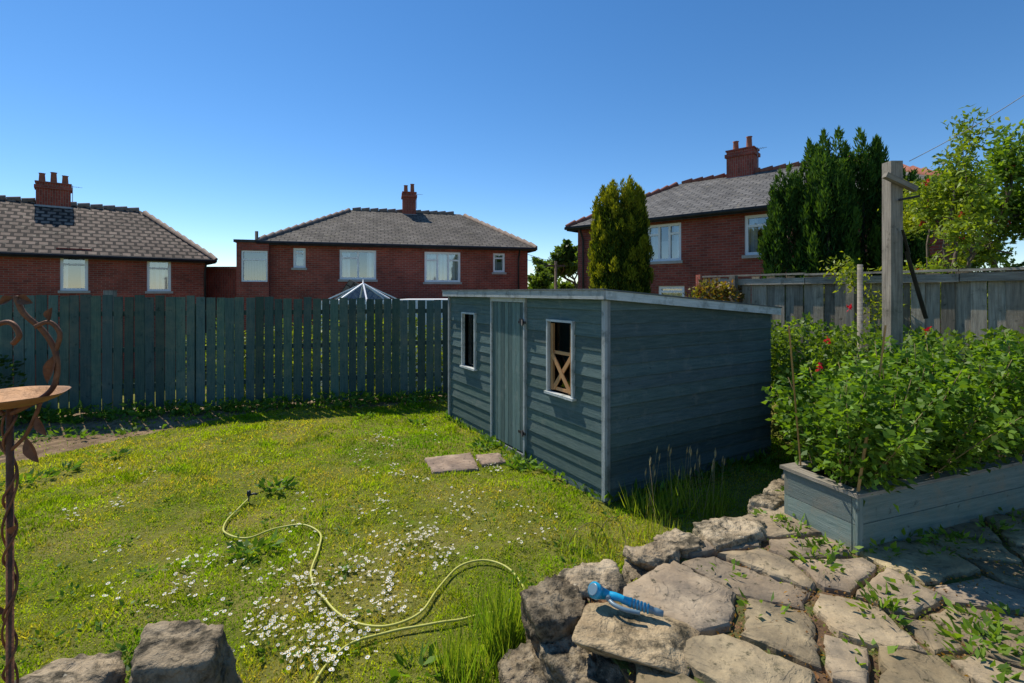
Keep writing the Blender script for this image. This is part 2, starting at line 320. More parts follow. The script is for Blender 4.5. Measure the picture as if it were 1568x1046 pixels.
for px,py,k in [(1268,850,36),(1262,875,30),(1345,945,34),(1350,925,22),(1220,810,26),(1180,800,20),(1490,985,40),(1500,960,26),(1530,1000,28),(1215,760,24),(1390,830,30),(1430,850,14),(1110,880,10),(1170,935,10),(1395,915,12),(1450,830,24),(1520,815,26),(1560,800,24),(1480,840,20),(1350,850,22),(1290,840,18),(1225,830,18),(1330,1010,8),(1560,960,20),(1500,1030,22),(1540,985,24),(1245,862,16)]:
    q=gp(px,py,.44); weed(q[0],q[1],.44,k,.09,.06,.028,.8,c1=(.07,.15,.02),c2=(.20,.31,.03),h=.05)
for _ in range(170):
    x0=R.uniform(.7,4.2);y0=R.uniform(1.8,4.3)
    if inpoly([x0],[y0],patio)[0]: weed(x0,y0,.425,int(R.integers(4,12)),.03,.022,.010,.9,c1=(.07,.14,.02),c2=(.20,.28,.03),h=.02)
V,Qw,Cw=leafarr(np.vstack(wP),np.vstack(wD),np.concatenate(wL),np.concatenate(wW),np.vstack(wC))
npmesh('garden_weeds',V,Qw,Cw,m_leaf)
# tall grass
tP=[];tD=[];tL=[];tC=[]
def tall(x,y,n,rad,L,z=0,spread=.25,c1=(.14,.24,.02),c2=(.34,.38,.07)):
    a=R.random(n)*6.283; r=rad*np.sqrt(R.random(n)); P=np.stack([x+np.cos(a)*r,y+np.sin(a)*r,np.full(n,z)],1)
    tP.append(P);tD.append(np.stack([R.normal(0,spread,n),R.normal(0,spread,n),np.ones(n)],1));tL.append(L*R.uniform(.4,1.1,n));tC.append(colmix(n,c1,c2))
for px,py,n,r,L in [(1045,790,80,.12,.5),(1010,790,70,.15,.35),(1080,795,70,.15,.42),(980,785,50,.12,.28),(1105,780,50,.12,.35),(940,830,80,.2,.16),(1000,820,80,.2,.2),(900,850,90,.2,.14)]:
    q=gp(px,py); tall(q[0],q[1],n,r,L)
for px,py,n,r,L in [(765,1010,320,.09,.46),(790,990,150,.08,.42),(700,1035,160,.10,.28),(735,1060,160,.14,.32),(740,960,80,.1,.2)]:
    q=gp(px,py); tall(q[0],q[1],n,r,L,0,.22,(.10,.20,.02),(.26,.32,.06))
for (x0,y0) in [(.12,2.72),(.3,2.85),(.55,2.98),(.8,3.12),(1.05,3.3),(1.3,3.45),(1.6,3.65),(.0,2.55),(-.08,2.3)]:
    tall(x0,y0,70,.12,.2,0,.35)
P=np.vstack(tP); L=np.concatenate(tL)
leaves('tall_grass',P,np.vstack(tD),L,.005+.005*R.random(len(L)),np.vstack(tC),m_grass,mid=.3)
mb=MB()
for _ in range(26):
    q=gp(R.uniform(985,1110),R.uniform(775,800)); h=R.uniform(.35,.55); t=Vector((q[0]+R.normal(0,.06),q[1],h))
    mb.tube([q,t],[.0025,.0015],4,0); mb.tube([t,t+Vector((.005,0,.03)),t+Vector((.01,0,.07))],[.003,.009,.002],5,0)
mb.make('grass_seed_heads',[m_cane])
# ---------------------------------------------------------------- slabs
def slab(mb,poly,z,th,t=1.0,mi=0,tilt=.014):
    poly=[Vector((p[0],p[1])) for p in poly]; dens=[]
    for i,p in enumerate(poly):
        q=poly[(i+1)%len(poly)]; k=max(1,int((q-p).length/.045))
        for j in range(k):
            v=p.lerp(q,j/k); jj=.0065 if j else .003; dens.append(v+Vector((R.normal(0,jj),R.normal(0,jj))))
    c=sum(dens,Vector((0,0)))/len(dens); n=len(dens)
    tx,ty=R.normal(0,tilt),R.normal(0,tilt)
    def ring(ins,dz,jz,jr=0):
        o=[]
        for v in dens:
            w=v-c; l=w.length; w=w*max(0,(l-ins-abs(R.normal(0,jr)))/l)
            o.append((c.x+w.x,c.y+w.y,z+dz+tx*w.x+ty*w.y+R.normal(0,jz)))
        return o
    def rs(f,dz,jz): return [(c.x+(v.x-c.x)*f,c.y+(v.y-c.y)*f,z+dz+tx*(v.x-c.x)*f+ty*(v.y-c.y)*f+R.normal(0,jz)) for v in dens]
    rings=[ring(-.006,-th,0),ring(0,-.010,.003,.002),ring(.007,-.001,.001,.005),rs(.7,.001,.0012),rs(.35,.002,.001)]
    for ri,(a,b) in enumerate(zip(rings,rings[1:])):
        for i in range(n): mb.face([a[i],a[(i+1)%n],b[(i+1)%n],b[i]],mi,t,sm=ri>1)
    for i in range(n): mb.face([rings[-1][i],rings[-1][(i+1)%n],(c.x,c.y,z+.002)],mi,t,sm=True)
for p in pav:
    mb=MB(); slab(mb,p,.035,.06,(.95,.88,.98)); mb.make('stepping_stone',[m_stone])
# ---------------------------------------------------------------- patio
mb=MB()
mb.face([(a,b,.425) for a,b in patio])
for i in range(len(patio)):
    a=patio[i];b=patio[(i+1)%len(patio)]; mb.face([(a[0],a[1],-.1),(b[0],b[1],-.1),(b[0],b[1],.425),(a[0],a[1],.425)])
mb.make('patio_bed',[m_soil])
seeds=[gp(a,b,.46)[:2] for a,b in [(1165,880),(1080,925),(1285,1000),(1145,1020),(1235,842),(1365,900),(1310,948),(1440,970),(1425,862),(1500,905),(1545,970),(1405,1040),(1540,1035),(1020,1060),(1500,835),(1580,880),(1120,1080),(1290,1090),(1195,965),(1290,875)]]
for _ in range(6000):
    p=(R.uniform(-6,6.5),R.uniform(-2.5,4.8))
    if not inpoly([p[0]],[p[1]],patio)[0]: continue
    if (p[1]>1.85 and 0<p[0]<1.0) or (p[0]<.35 and p[1]>1.35): continue
    d=min((p[0]-s[0])**2+(p[1]-s[1])**2 for s in seeds)
    if d>.36**2: seeds.append(p)
wts=[R.uniform(-.055,.055) for _ in seeds]
def clip(poly,px,py,nx_,ny_):
    out=[];n=len(poly)
    for i in range(n):
        a=poly[i];b=poly[(i+1)%n]; da=(a[0]-px)*nx_+(a[1]-py)*ny_; db_=(b[0]-px)*nx_+(b[1]-py)*ny_
        if da<0: out.append(a)
        if (da<0)!=(db_<0):
            t=da/(da-db_); out.append((a[0]+(b[0]-a[0])*t,a[1]+(b[1]-a[1])*t))
    return out
def area(p): return abs(sum(p[i][0]*p[(i+1)%len(p)][1]-p[(i+1)%len(p)][0]*p[i][1] for i in range(len(p))))/2
mb=MB()
for i,s in enumerate(seeds):
    ph=R.random()*6; rr=R.uniform(.40,.50)
    poly=[(s[0]+rr*math.cos(ph+k*2*math.pi/6),s[1]+rr*math.sin(ph+k*2*math.pi/6)) for k in range(6)]
    for j,q in enumerate(seeds):
        if i==j: continue
        dx,dy=q[0]-s[0],q[1]-s[1]; d=math.hypot(dx,dy)
        if d>1.05: continue
        m=.5*d+(wts[i]-wts[j])*.8-.014-.020*((i*j)%5)/5
        an=math.atan2(dy,dx)+ (.22*math.sin((i+j)*12.9+i*j*.37))
        poly=clip(poly,s[0]+dx/d*m,s[1]+dy/d*m,math.cos(an),math.sin(an))
        if len(poly)<3: break
    if len(poly)<3: continue
    for k in range(len(patio)):
        a=patio[k];b=patio[(k+1)%len(patio)]; ex,ey=b[0]-a[0],b[1]-a[1]; l=math.hypot(ex,ey); t=((s[0]-a[0])*ex+(s[1]-a[1])*ey)/l/l
        if -.2<=t<=1.2:
            cx_,cy_=a[0]+ex*t,a[1]+ey*t; dx,dy=cx_-s[0],cy_-s[1]; d=math.hypot(dx,dy)
            if 0.02<d<.6: poly=clip(poly,cx_,cy_,dx/d,dy/d)
            if len(poly)<3: break
    if len(poly)<3: continue
    polys=[poly]
    if area(poly)>.15 and R.random()<.35:
        th=R.random()*math.pi; o=(s[0]+R.normal(0,.04),s[1]+R.normal(0,.04)); nx_,ny_=math.cos(th),math.sin(th); g_=R.uniform(.004,.010)
        polys=[clip(poly,o[0]-nx_*g_,o[1]-ny_*g_,nx_,ny_),clip(poly,o[0]+nx_*g_,o[1]+ny_*g_,-nx_,-ny_)]
    for poly in polys:
        if len(poly)<3 or area(poly)<.008: continue
        t=R.uniform(.64,1.10); wm=R.uniform(.82,1.04); slab(mb,poly,.456+R.normal(0,.006),.06,(t*1.03,t,t*wm))
mb.make('crazy_paving_patio',[m_stone])
n=16000; x=R.uniform(.3,4.8,n); y=R.uniform(1.6,4.6,n); ok=inpoly(x,y,patio)&(vn(x,y,3,5)>.28); x=x[ok];y=y[ok];n=len(x)
leaves('patio_leaf_litter',np.stack([x,y,np.full(n,.430)+R.random(n)*.024],1),np.stack([R.normal(0,1,n),R.normal(0,1,n),R.uniform(-.1,.6,n)],1),R.uniform(.01,.026,n),.011,colmix(n,(.28,.13,.05),(.17,.22,.03),.3,t=(vn(x,y,5,8)>.45)*.8+.2*R.random(n)),m_leaf)
# rocks
import bmesh
def rock(name,c,size,rot=0,seed=1,flat=1.0,t=1.0,parent=None,rough=.05):
    rg=np.random.default_rng(seed); bm=bmesh.new(); bmesh.ops.create_icosphere(bm,subdivisions=5,radius=1)
    pl=[((1,0,0),1),((-1,0,0),1),((0,1,0),1),((0,-1,0),1),((0,0,1),flat),((0,0,-1),1)]
    N_=[];H=[]
    for nn,h in pl:
        v=np.array(nn)+rg.normal(0,.17 if nn[2]==0 else .06,3); N_.append(v/np.linalg.norm(v)); H.append(h*rg.uniform(.85,1))
    for _ in range(8):
        v=rg.normal(size=3)*np.array([1,1,.5]); v/=np.linalg.norm(v); N_.append(v); H.append(rg.uniform(.92,1.15))
    N_=np.array(N_);H=np.array(H)
    me=bpy.data.meshes.new(name); cr,sr=math.cos(rot),math.sin(rot); o3=Vector((seed*3.1,seed*1.7,0))
    for v in bm.verts:
        d=np.array(v.co); dd=N_@d; k=dd>.05; q=H[k]/dd[k]; r=float((np.sum(q**-26))**(-1/26))
        p=Vector(d*r); p=Vector((p.x*size[0]/2,p.y*size[1]/2,p.z*size[2]/2))
        sN=Vector(d).normalized()
        p+=sN*(noise.fractal(p*7+o3,1,2,5)*rough*.7+noise.fractal(p*30+o3,1,2,5)*rough*.4)
        v.co=(c[0]+p.x*cr-p.y*sr,c[1]+p.x*sr+p.y*cr,c[2]+p.z)
    bm.to_mesh(me);bm.free()
    ca=me.color_attributes.new('col','FLOAT_COLOR','POINT'); tt=(t,t,t) if not hasattr(t,'__len__') else t
    ca.data.foreach_set('color',[tt[0],tt[1],tt[2],1.0]*len(me.vertices))
    for p in me.polygons: p.use_smooth=True
    me.materials.append(m_rock); o=bpy.data.objects.new(name,me); sc.collection.objects.link(o)
    if parent: o.parent=parent
wall=empty('stone_retaining_wall')
RK=[ # x,y,z centre, size, rot, tint
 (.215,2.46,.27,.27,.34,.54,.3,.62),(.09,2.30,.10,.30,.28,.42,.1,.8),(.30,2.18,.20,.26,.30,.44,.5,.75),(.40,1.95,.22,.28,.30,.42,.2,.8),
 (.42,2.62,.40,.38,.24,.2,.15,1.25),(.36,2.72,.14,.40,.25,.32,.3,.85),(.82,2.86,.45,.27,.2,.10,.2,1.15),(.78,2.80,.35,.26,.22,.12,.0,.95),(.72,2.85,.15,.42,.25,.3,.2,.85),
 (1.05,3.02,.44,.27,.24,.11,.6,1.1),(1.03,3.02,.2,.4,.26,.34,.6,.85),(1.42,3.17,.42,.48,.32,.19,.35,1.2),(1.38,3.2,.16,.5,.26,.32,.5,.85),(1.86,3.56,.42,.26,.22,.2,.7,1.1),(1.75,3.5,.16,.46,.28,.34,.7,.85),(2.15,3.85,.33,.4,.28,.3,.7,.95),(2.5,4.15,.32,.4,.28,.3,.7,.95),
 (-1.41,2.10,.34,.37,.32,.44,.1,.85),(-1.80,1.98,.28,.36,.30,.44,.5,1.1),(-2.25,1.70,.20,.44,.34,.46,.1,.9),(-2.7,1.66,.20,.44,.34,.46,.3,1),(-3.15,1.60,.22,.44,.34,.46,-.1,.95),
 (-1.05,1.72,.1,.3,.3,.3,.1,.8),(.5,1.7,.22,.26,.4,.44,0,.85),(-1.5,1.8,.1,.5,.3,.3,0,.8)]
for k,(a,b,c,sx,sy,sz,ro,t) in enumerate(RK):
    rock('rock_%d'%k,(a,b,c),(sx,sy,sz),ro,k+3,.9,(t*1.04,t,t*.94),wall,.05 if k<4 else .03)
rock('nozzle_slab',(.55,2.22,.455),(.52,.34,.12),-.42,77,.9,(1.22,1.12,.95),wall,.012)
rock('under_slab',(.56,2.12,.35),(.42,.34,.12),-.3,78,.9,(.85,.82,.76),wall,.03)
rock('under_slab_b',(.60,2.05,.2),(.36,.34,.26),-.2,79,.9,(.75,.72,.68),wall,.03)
mb=MB()
for k in range(2): slab(mb,[(-.9,1.1+k*.32),(.4,1.1+k*.32),(.4,1.42+k*.32),(-.9,1.42+k*.32)],.30-.15*k,.16)
mb.make('garden_steps',[m_stone])
# ---------------------------------------------------------------- shed
shed=empty('garden_shed')
def shp(a,b,z): return SH0+SA*a+SB*b+Vector((0,0,z))
def tint(): t=random.uniform(.78,1.18); return (t,t*random.uniform(.97,1.03),t*random.uniform(.94,1.03))
UZ=Vector((0,0,1))
def zroof(b): return 1.98-.20*b/SD
mb=MB(); Hb=.1317
def clad(mb,org,du,out,length,ztopf,openings=()):
    k=0;z=-.022
    while z<1.95:
        z1=min(z+Hb,1.97); zm=(z+z1)/2
        segs=[(0,length)]
        for (a0,a1,zb,zt) in openings:
            if zb<zm<zt:
                ns=[]
                for s0,s1 in segs:
                    if a1<=s0 or a0>=s1: ns.append((s0,s1)); continue
                    if a0>s0: ns.append((s0,a0))
                    if a1<s1: ns.append((a1,s1))
                segs=ns
        t=tint()
        for s0,s1 in segs:
            nseg=1 if length==SL else 8
            for q in range(nseg):
                e0=s0+(s1-s0)*q/nseg; e1=s0+(s1-s0)*(q+1)/nseg
                t0=min(z1,ztopf(e0)); t1=min(z1,ztopf(e1))
                if t0<=z+.005 or t1<=z+.005: continue
                A=org+du*e0+UZ*z; B=org+du*e1+UZ*z; Cc_=org+du*e1+UZ*t1; Dd=org+du*e0+UZ*t0
                ou=k*3.7; 
                def uv(*zz): return [(e0+ou,zz[0]+k),(e1+ou,zz[0]+k),(e1+ou,zz[1]+k),(e0+ou,zz[1]+k)]
                wob=.003*math.sin(k*9.1)
                o1=out*(.018+wob); o2=out*.005
                mb.face([A+o1,B+o1,Cc_+o2,Dd+o2],0,t,uv(0,Hb))
                mb.face([A,B,B+o1,A+o1],0,t,uv(0,.02))
                if q==0: mb.face([A,A+o1,Dd+o2,Dd],0,t)
                if q==nseg-1: mb.face([B,B+o1,Cc_+o2,Cc_],0,t)
        z+=Hb;k+=1
ops=[(1.36,2.24,-.1,2.0),(.45,.92,.90,1.69),(2.69,3.13,.90,1.69)]
clad(mb,SH0,SA,-SB,SL,lambda a:1.98,ops)
clad(mb,SH0,SB,-SA,SD,lambda b:zroof(b))
clad(mb,SH0+SA*SL,SB,SA,SD,lambda b:zroof(b))
clad(mb,SH0+SB*SD,SA,SB,SL,lambda a:zroof(SD))
mb.make('cladding',[m_shed],shed)
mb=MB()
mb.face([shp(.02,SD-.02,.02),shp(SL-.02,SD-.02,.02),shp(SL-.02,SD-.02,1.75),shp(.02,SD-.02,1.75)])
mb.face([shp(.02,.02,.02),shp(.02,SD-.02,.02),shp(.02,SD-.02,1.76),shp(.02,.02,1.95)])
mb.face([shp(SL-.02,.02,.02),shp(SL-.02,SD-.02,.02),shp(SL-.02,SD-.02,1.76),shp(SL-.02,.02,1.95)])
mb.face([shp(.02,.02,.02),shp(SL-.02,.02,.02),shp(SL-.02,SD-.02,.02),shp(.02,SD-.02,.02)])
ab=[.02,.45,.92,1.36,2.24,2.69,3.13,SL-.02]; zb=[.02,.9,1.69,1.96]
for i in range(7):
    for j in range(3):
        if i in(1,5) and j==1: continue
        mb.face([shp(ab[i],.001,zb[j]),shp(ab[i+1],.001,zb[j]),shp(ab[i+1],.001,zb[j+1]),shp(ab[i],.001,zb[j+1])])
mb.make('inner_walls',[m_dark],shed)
mb=MB(); a=1.42
while a<2.17:
    t=random.uniform(.85,1.45); mb.box(shp(a,-.016-random.uniform(0,.005),.07),SA*.086,SB*.012,UZ*1.80,0,(t,t,t*.97)); a+=.0935
mb.face([shp(1.4,-.002,.06),shp(2.2,-.002,.06),shp(2.2,-.002,1.9),shp(1.4,-.002,1.9)],0,.25)
mb.make('door',[m_shed],shed)
mb=MB()
for a0,a1 in ((1.375,1.408),(2.194,2.228)): mb.box(shp(a0,-.040,.05),SA*(a1-a0),SB*.04,UZ*1.86,0,.85)
mb.box(shp(1.37,-.041,1.875),SA*.862,SB*.04,UZ*.052,0,1.0)
mb.box(shp(1.37,-.035,.0),SA*.862,SB*.034,UZ*.048,0,.4)
for a0,a1 in ((.47,.90),(2.71,3.11)):
    f=.024
    mb.box(shp(a0-.02,-.045,.90),SA*f,SB*.05,UZ*.79,0,1.05); mb.box(shp(a1+.02-f,-.045,.90),SA*f,SB*.05,UZ*.79,0,1.05)
    mb.box(shp(a0-.02,-.047,1.70-f),SA*(a1-a0+.04),SB*.05,UZ*f,0,1.05); mb.box(shp(a0-.04,-.062,.878),SA*(a1-a0+.08),SB*.07,UZ*.026,0,1.05)
mb.box(shp(-.034,-.038,.02),SA*.045,SB*.034,UZ*1.9,0,.8); mb.box(shp(-.036,-.004,.02),SB*.035,SA*.03,UZ*1.9,0,.5)
mb.box(shp(SL-.03,-.038,.02),SA*.05,SB*.034,UZ*1.9,0,.6)
mb.box(shp(-.09,-.10,1.93),SA*(SL+.18),SB*.02,UZ*.085,0,.8)
o=shp(-.092,-.078,1.93); mb.box(o,SB*(SD+.16)+UZ*(-.213),SA*.02,UZ*.085,0,1.15)
o=shp(SL+.07,-.078,1.93); mb.box(o,SB*(SD+.16)+UZ*(-.213),SA*.02,UZ*.085,0,.8)
mb.make('trim',[m_trim],shed)
mb=MB(); o=shp(-.10,-.11,2.016); mb.box(o,SA*(SL+.20),SB*(SD+.2)+UZ*(-.215),UZ*.015,0); mb.make('felt_roof',[m_felt],shed)
mb=MB()
for a0,a1 in ((.47,.90),(2.71,3.11)): mb.face([shp(a0,.035,.9),shp(a1,.035,.9),shp(a1,.035,1.68),shp(a0,.035,1.68)])
mb.make('window_glass',[m_glass2],shed)
mb=MB(); a0,a1=.525,.845
mb.box(shp(a0-.035,-.012,.925),SA*.04,SB*.03,UZ*.73,0,.8); mb.box(shp(a1-.005,-.012,.925),SA*.04,SB*.03,UZ*.73,0,.8)
mb.prism(shp(a0,-.012,.94),shp(a1,-.012,1.32),.045,SB,.014); mb.prism(shp(a1,.004,.94),shp(a0,.004,1.32),.045,SB,.014)
mb.prism(shp(a0,.015,1.34),shp(a1,.015,1.34),.035,SB,.014); mb.prism(shp(a0,.015,.945),shp(a1,.015,.945),.035,SB,.014)
mb.make('window_cross_brace',[m_xwood],shed)
mb=MB()
for zz in (1.62,.30):
    mb.box(shp(1.34,-.052,zz),SA*.16,SB*.01,UZ*.03,0); mb.tube([shp(1.39,-.06,zz-.02),shp(1.39,-.06,zz+.05)],.012,8)
mb.box(shp(1.40,-.066,1.62),SA*.05,SB*.03,UZ*.06,0)
mb.make('hinges_and_latch',[m_pipe],shed)
# ---------------------------------------------------------------- back fence
mb=MB(); nrm=Vector((-FBd.y,FBd.x,0))
s=-5.5
def topf(s): return 1.95-.10*min(max(s/6.5,0),1)
while s<11.3:
    w=random.uniform(.120,.148); p=FB0+FBd*s+nrm*random.uniform(-.008,.008); h=topf(s)+random.uniform(-.025,.025); lean=FBd*random.uniform(-.012,.012)
    t=random.uniform(.65,1.3); tt=(t,t*random.uniform(.96,1.05),t*random.uniform(.92,1.08))
    mb.box(p+UZ*.04,FBd*w,nrm*.018,UZ*(h-.04)+lean,0,tt); s+=w+random.uniform(.006,.032)
for zz in (.4,1.0,1.6): mb.box(FB0-FBd*5.5+nrm*.028+UZ*zz,FBd*16.8,nrm*.04,UZ*.08,0,.7)
s=-5
while s<11.3: mb.box(FB0+FBd*s+nrm*.070,FBd*.09,nrm*.09,UZ*1.8,0,.7); s+=2.4
mb.make('green_garden_fence',[m_fence])
mb=MB(); q=at(158,449,8.6); mb.box((q[0],q[1],-.9),(.16,0,0),(0,.1,0),(0,0,q[2]+.95)); mb.make('fence_post',[m_grey])
# ---------------------------------------------------------------- right fence
mb=MB(); nr=Vector((FRd.y,-FRd.x,0)); 
if nr.x>0: nr=-nr
s=0
while s<9:
    w=random.uniform(.13,.155); p=FR0+FRd*s-nr*.02*(int(s/.15)%2); h=2.24+random.uniform(-.05,.03); t=random.uniform(.6,1.4)
    mb.box(p+UZ*.2,FRd*w,nr*.016,UZ*(h-.2)+FRd*random.uniform(-.01,.01),0,(t,t*.98,t*.93)); s+=w+random.uniform(-.0,.012)
for zz,hh in ((2.12,.10),(2.255,.03)):
    s=0
    while s<9: mb.box(FR0+FRd*s+nr*.02+UZ*(zz+random.uniform(-.008,.008)),FRd*1.79,nr*(.05 if hh>.05 else .07),UZ*hh,0,random.uniform(.9,1.35)); s+=1.8
s=0.6
while s<9: mb.box(FR0+FRd*s+nr*.075,FRd*.1,nr*.09,UZ*2.28,0,random.uniform(.7,1)); s+=1.8
mb.make('weathered_wooden_fence',[m_grey])
mb=MB(); q=at(1078,0,9.1); 
mb.box((q[0]-.09,9.05,-.2),(.2,0,0),(0,.22,0),(0,0,2.52)); mb.make('brick_pier',[m_brick])
# ---------------------------------------------------------------- houses
def house(name,ox,oy,u,W,D,z0,ze,zr,hl,hr,wins,brick,roofm,ridgem,chim,pipes=(),ext=None):
    root=empty(name); u=Vector((u[0],u[1],0)).normalized(); w=Vector((-u.y,u.x,0)); O=Vector((ox,oy,0))
    def P(a,b,z): return O+u*a+w*b+UZ*z
    def pa(px):
        k=(px-CX)/F; a=(k*oy-ox)/(u.x-k*u.y); return a,oy+u.y*a
    ow=[]
    for (p0,p1,t,b) in wins:
        a0,y0=pa(p0);a1,y1=pa(p1); ym=(y0+y1)/2; ow.append((a0,a1,EYE-(b-HZ)/F*ym,EYE-(t-HZ)/F*ym))
    mb=MB()
    AB=sorted(set([0,W]+[v for o in ow for v in o[:2] if 0<v<W])); ZB=sorted(set([z0,ze]+[v for o in ow for v in o[2:]]))
    for i in range(len(AB)-1):
        for j in range(len(ZB)-1):
            am=(AB[i]+AB[i+1])/2; zm=(ZB[j]+ZB[j+1])/2
            if any(o[0]<am<o[1] and o[2]<zm<o[3] for o in ow): continue
            a,b,c,d=AB[i],AB[i+1],ZB[j],ZB[j+1]
            mb.face([P(a,0,c),P(b,0,c),P(b,0,d),P(a,0,d)],0,1,[(a,c),(b,c),(b,d),(a,d)])
    for A,B in (((0,0),(0,D)),((W,0),(W,D)),((0,D),(W,D))):
        l=math.hypot(A[0]-B[0],A[1]-B[1]); mb.face([P(*A,z0),P(*B,z0),P(*B,ze),P(*A,ze)],0,1,[(0,z0),(l,z0),(l,ze),(0,ze)])
    for o in ow:
        for (a,b,c,d) in ((o[0],o[0],o[2],o[3]),(o[1],o[1],o[2],o[3])): mb.face([P(a,0,c),P(a,.15,c),P(a,.15,d),P(a,0,d)])
        mb.face([P(o[0],0,o[3]),P(o[1],0,o[3]),P(o[1],.15,o[3]),P(o[0],.15,o[3])])
        mb.box(P(o[0]-.1,-.012,o[3]),u*(o[1]-o[0]+.2),w*.01,UZ*.22,0,.78)   # soldier-course lintel
    mb.make('walls',[brick],root)
    wf=MB();wg=MB();wc=MB();wd=MB();ws=MB()
    for k,o in enumerate(ow):
        a0,a1,zb_,zt=o; f=.085; wd_=a1-a0
        wf.box(P(a0,.03,zb_),u*f,w*.07,UZ*(zt-zb_)); wf.box(P(a1-f,.03,zb_),u*f,w*.07,UZ*(zt-zb_))
        wf.box(P(a0+f,.032,zb_),u*(wd_-2*f),w*.066,UZ*f); wf.box(P(a0+f,.032,zt-f),u*(wd_-2*f),w*.066,UZ*f)
        tr=zb_+(zt-zb_)*.70
        if wd_>1.1:
            xs=[a0+wd_*.5] if k%2 else [a0+wd_*.36,a0+wd_*.66]
            for xm in xs: wf.box(P(xm-.035,.034,zb_+f),u*.07,w*.062,UZ*(zt-zb_-2*f))
            wf.box(P(a0+f,.036,tr),u*((xs[0]-.035)-a0-f),w*.058,UZ*.07)
            if len(xs)==2: wf.box(P(xs[1]+.035,.036,tr),u*(a1-f-xs[1]-.035),w*.058,UZ*.07)
        else: wf.box(P(a0+f,.036,tr),u*(wd_-2*f),w*.058,UZ*.07)
        wg.face([P(a0,.085,zb_),P(a1,.085,zb_),P(a1,.085,zt),P(a0,.085,zt)])
        x=a0+.03; lim=(a1 if k%3==2 else a0+wd_*.26)
        def strips(x,lim):
            s_=0
            while x<lim:
                wc.face([P(x,.16+.03*(s_%2),zb_),P(x+.09,.16+.03*((s_+1)%2),zb_),P(x+.09,.16+.03*((s_+1)%2),zt),P(x,.16+.03*(s_%2),zt)],0,.65+.35*(s_%2)); x+=.09;s_+=1
        strips(x,min(lim,a1-.09)); 
        if k%3!=2: strips(a1-wd_*.26,a1-.09)
        if k%3==0: wc.face([P(a0,.2,zb_),P(a1,.2,zb_),P(a1,.2,zb_+(zt-zb_)*.55),P(a0,.2,zb_+(zt-zb_)*.55)],0,.6)
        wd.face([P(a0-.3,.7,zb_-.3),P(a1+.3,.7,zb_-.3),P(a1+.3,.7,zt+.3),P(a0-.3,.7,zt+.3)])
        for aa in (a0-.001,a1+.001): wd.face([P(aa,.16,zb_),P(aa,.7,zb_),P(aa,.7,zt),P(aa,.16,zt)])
        ws.box(P(a0-.06,-.06,zb_-.09),u*(wd_+.12),w*.12,UZ*.09)
    wf.make('window_frames',[m_white],root);wg.make('glazing',[m_glass],root);wc.make('blinds',[m_curt],root);wd.make('rooms',[m_dark],root);ws.make('sills',[m_sill],root)
    e=.3; A=P(-e,-e,ze);B=P(W+e,-e,ze);C_=P(W+e,D+e,ze);Dd=P(-e,D+e,ze);r1=P(hl,D/2,zr);r2=P(W-hr,D/2,zr)
    mb=MB()
    for f in ([A,B,r2,r1],[C_,Dd,r1,r2],[Dd,A,r1],[B,C_,r2]): mb.face(f)
    mb.make('roof',[roofm],root)
    mb=MB(); mb.face([q-UZ*.03 for q in (A,B,C_,Dd)])
    mb.box(P(-e,-e+.012,ze-.15),u*(W+2*e),w*.02,UZ*.14); mb.box(P(-e,-e+.04,ze-.15),u*.02,w*(D+2*e-.05),UZ*.14); mb.box(P(W+e-.02,-e+.04,ze-.15),u*.02,w*(D+2*e-.05),UZ*.14)
    mb.tube([P(-e-.02,-e-.05,ze-.06),P(W+e+.02,-e-.05,ze-.06)],.06,8)
    for a in pipes: mb.tube([P(a,-e-.05,ze-.06),P(a,-.1,ze-.5),P(a,-.08,z0)],.04,6)
    mb.make('gutters',[m_pipe],root)
    mb=MB()
    def ridge(p,q):
        d=q-p;l=d.length;n=int(l/.40);d=d/l
        for k in range(n):
            c=p+d*(k*.40); mb.tube([c+UZ*.0,c+d*.385+UZ*.035],[.085,.11],8,0,1)
    ridge(r1,r2);ridge(A,r1);ridge(B,r2);ridge(Dd,r1);ridge(C_,r2)
    mb.make('ridge_tiles',[ridgem],root)
    mb=MB();mp=MB();ml=MB()
    for (a,cw,top,pots) in chim:
        cd=.6; mb.box(P(a-cw/2,D/2-cd/2,zr-.9),u*cw,w*cd,UZ*(top-zr+.9))
        mb.box(P(a-cw/2-.05,D/2-cd/2-.05,top-.22),u*(cw+.1),w*(cd+.1),UZ*.12); mb.box(P(a-cw/2-.03,D/2-cd/2-.03,top),u*(cw+.06),w*(cd+.06),UZ*.05)
        ml.box(P(a-cw/2-.04,D/2-cd/2-.04,zr-.45),u*(cw+.08),w*(cd+.08),UZ*.3)
        for k in range(pots):
            x=a-cw/2+cw*(k+.5)/pots; mp.tube([P(x,D/2,top+.05),P(x,D/2,top+.1),P(x,D/2,top+.36+.08*(k%2)),P(x,D/2,top+.40+.08*(k%2))],[.12,.10,.085,.11],10)
        mast=P(a+cw/2+.05,D/2,top-.7); ml.tube([mast,mast+UZ*.75],.012,5)
        for j in range(5): ml.tube([mast+UZ*.7+u*(j*.07-.1)-w*.12,mast+UZ*.7+u*(j*.07-.1)+w*.12],.005,4)
        ml.tube([mast+UZ*.7-u*.12,mast+UZ*.7+u*.3],.007,4)
    mb.make('chimney',[brick],root);mp.make('chimney_pots',[m_terra],root);ml.make('flashing_and_aerial',[m_lead],root)
    return root,P
ux=(.963,.268)
hm,PM=house('brick_house_semi',-9.375,18.8,ux,10.45,7.2,-1.4,3.93,5.87,2.94,2.4,[(449,468,380,410),(520,576,383,428),(650,705,386,432),(755,773,388,417)],m_brick,m_slate,m_ridgeg,[(5.55,.62,6.75,2)],(10.0,))
root=empty('flat_roof_extension'); uu=Vector((.963,.268,0)); ww=Vector((-.268,.963,0))
mb=MB();wf=MB();wg=MB();wd=MB();wc=MB()
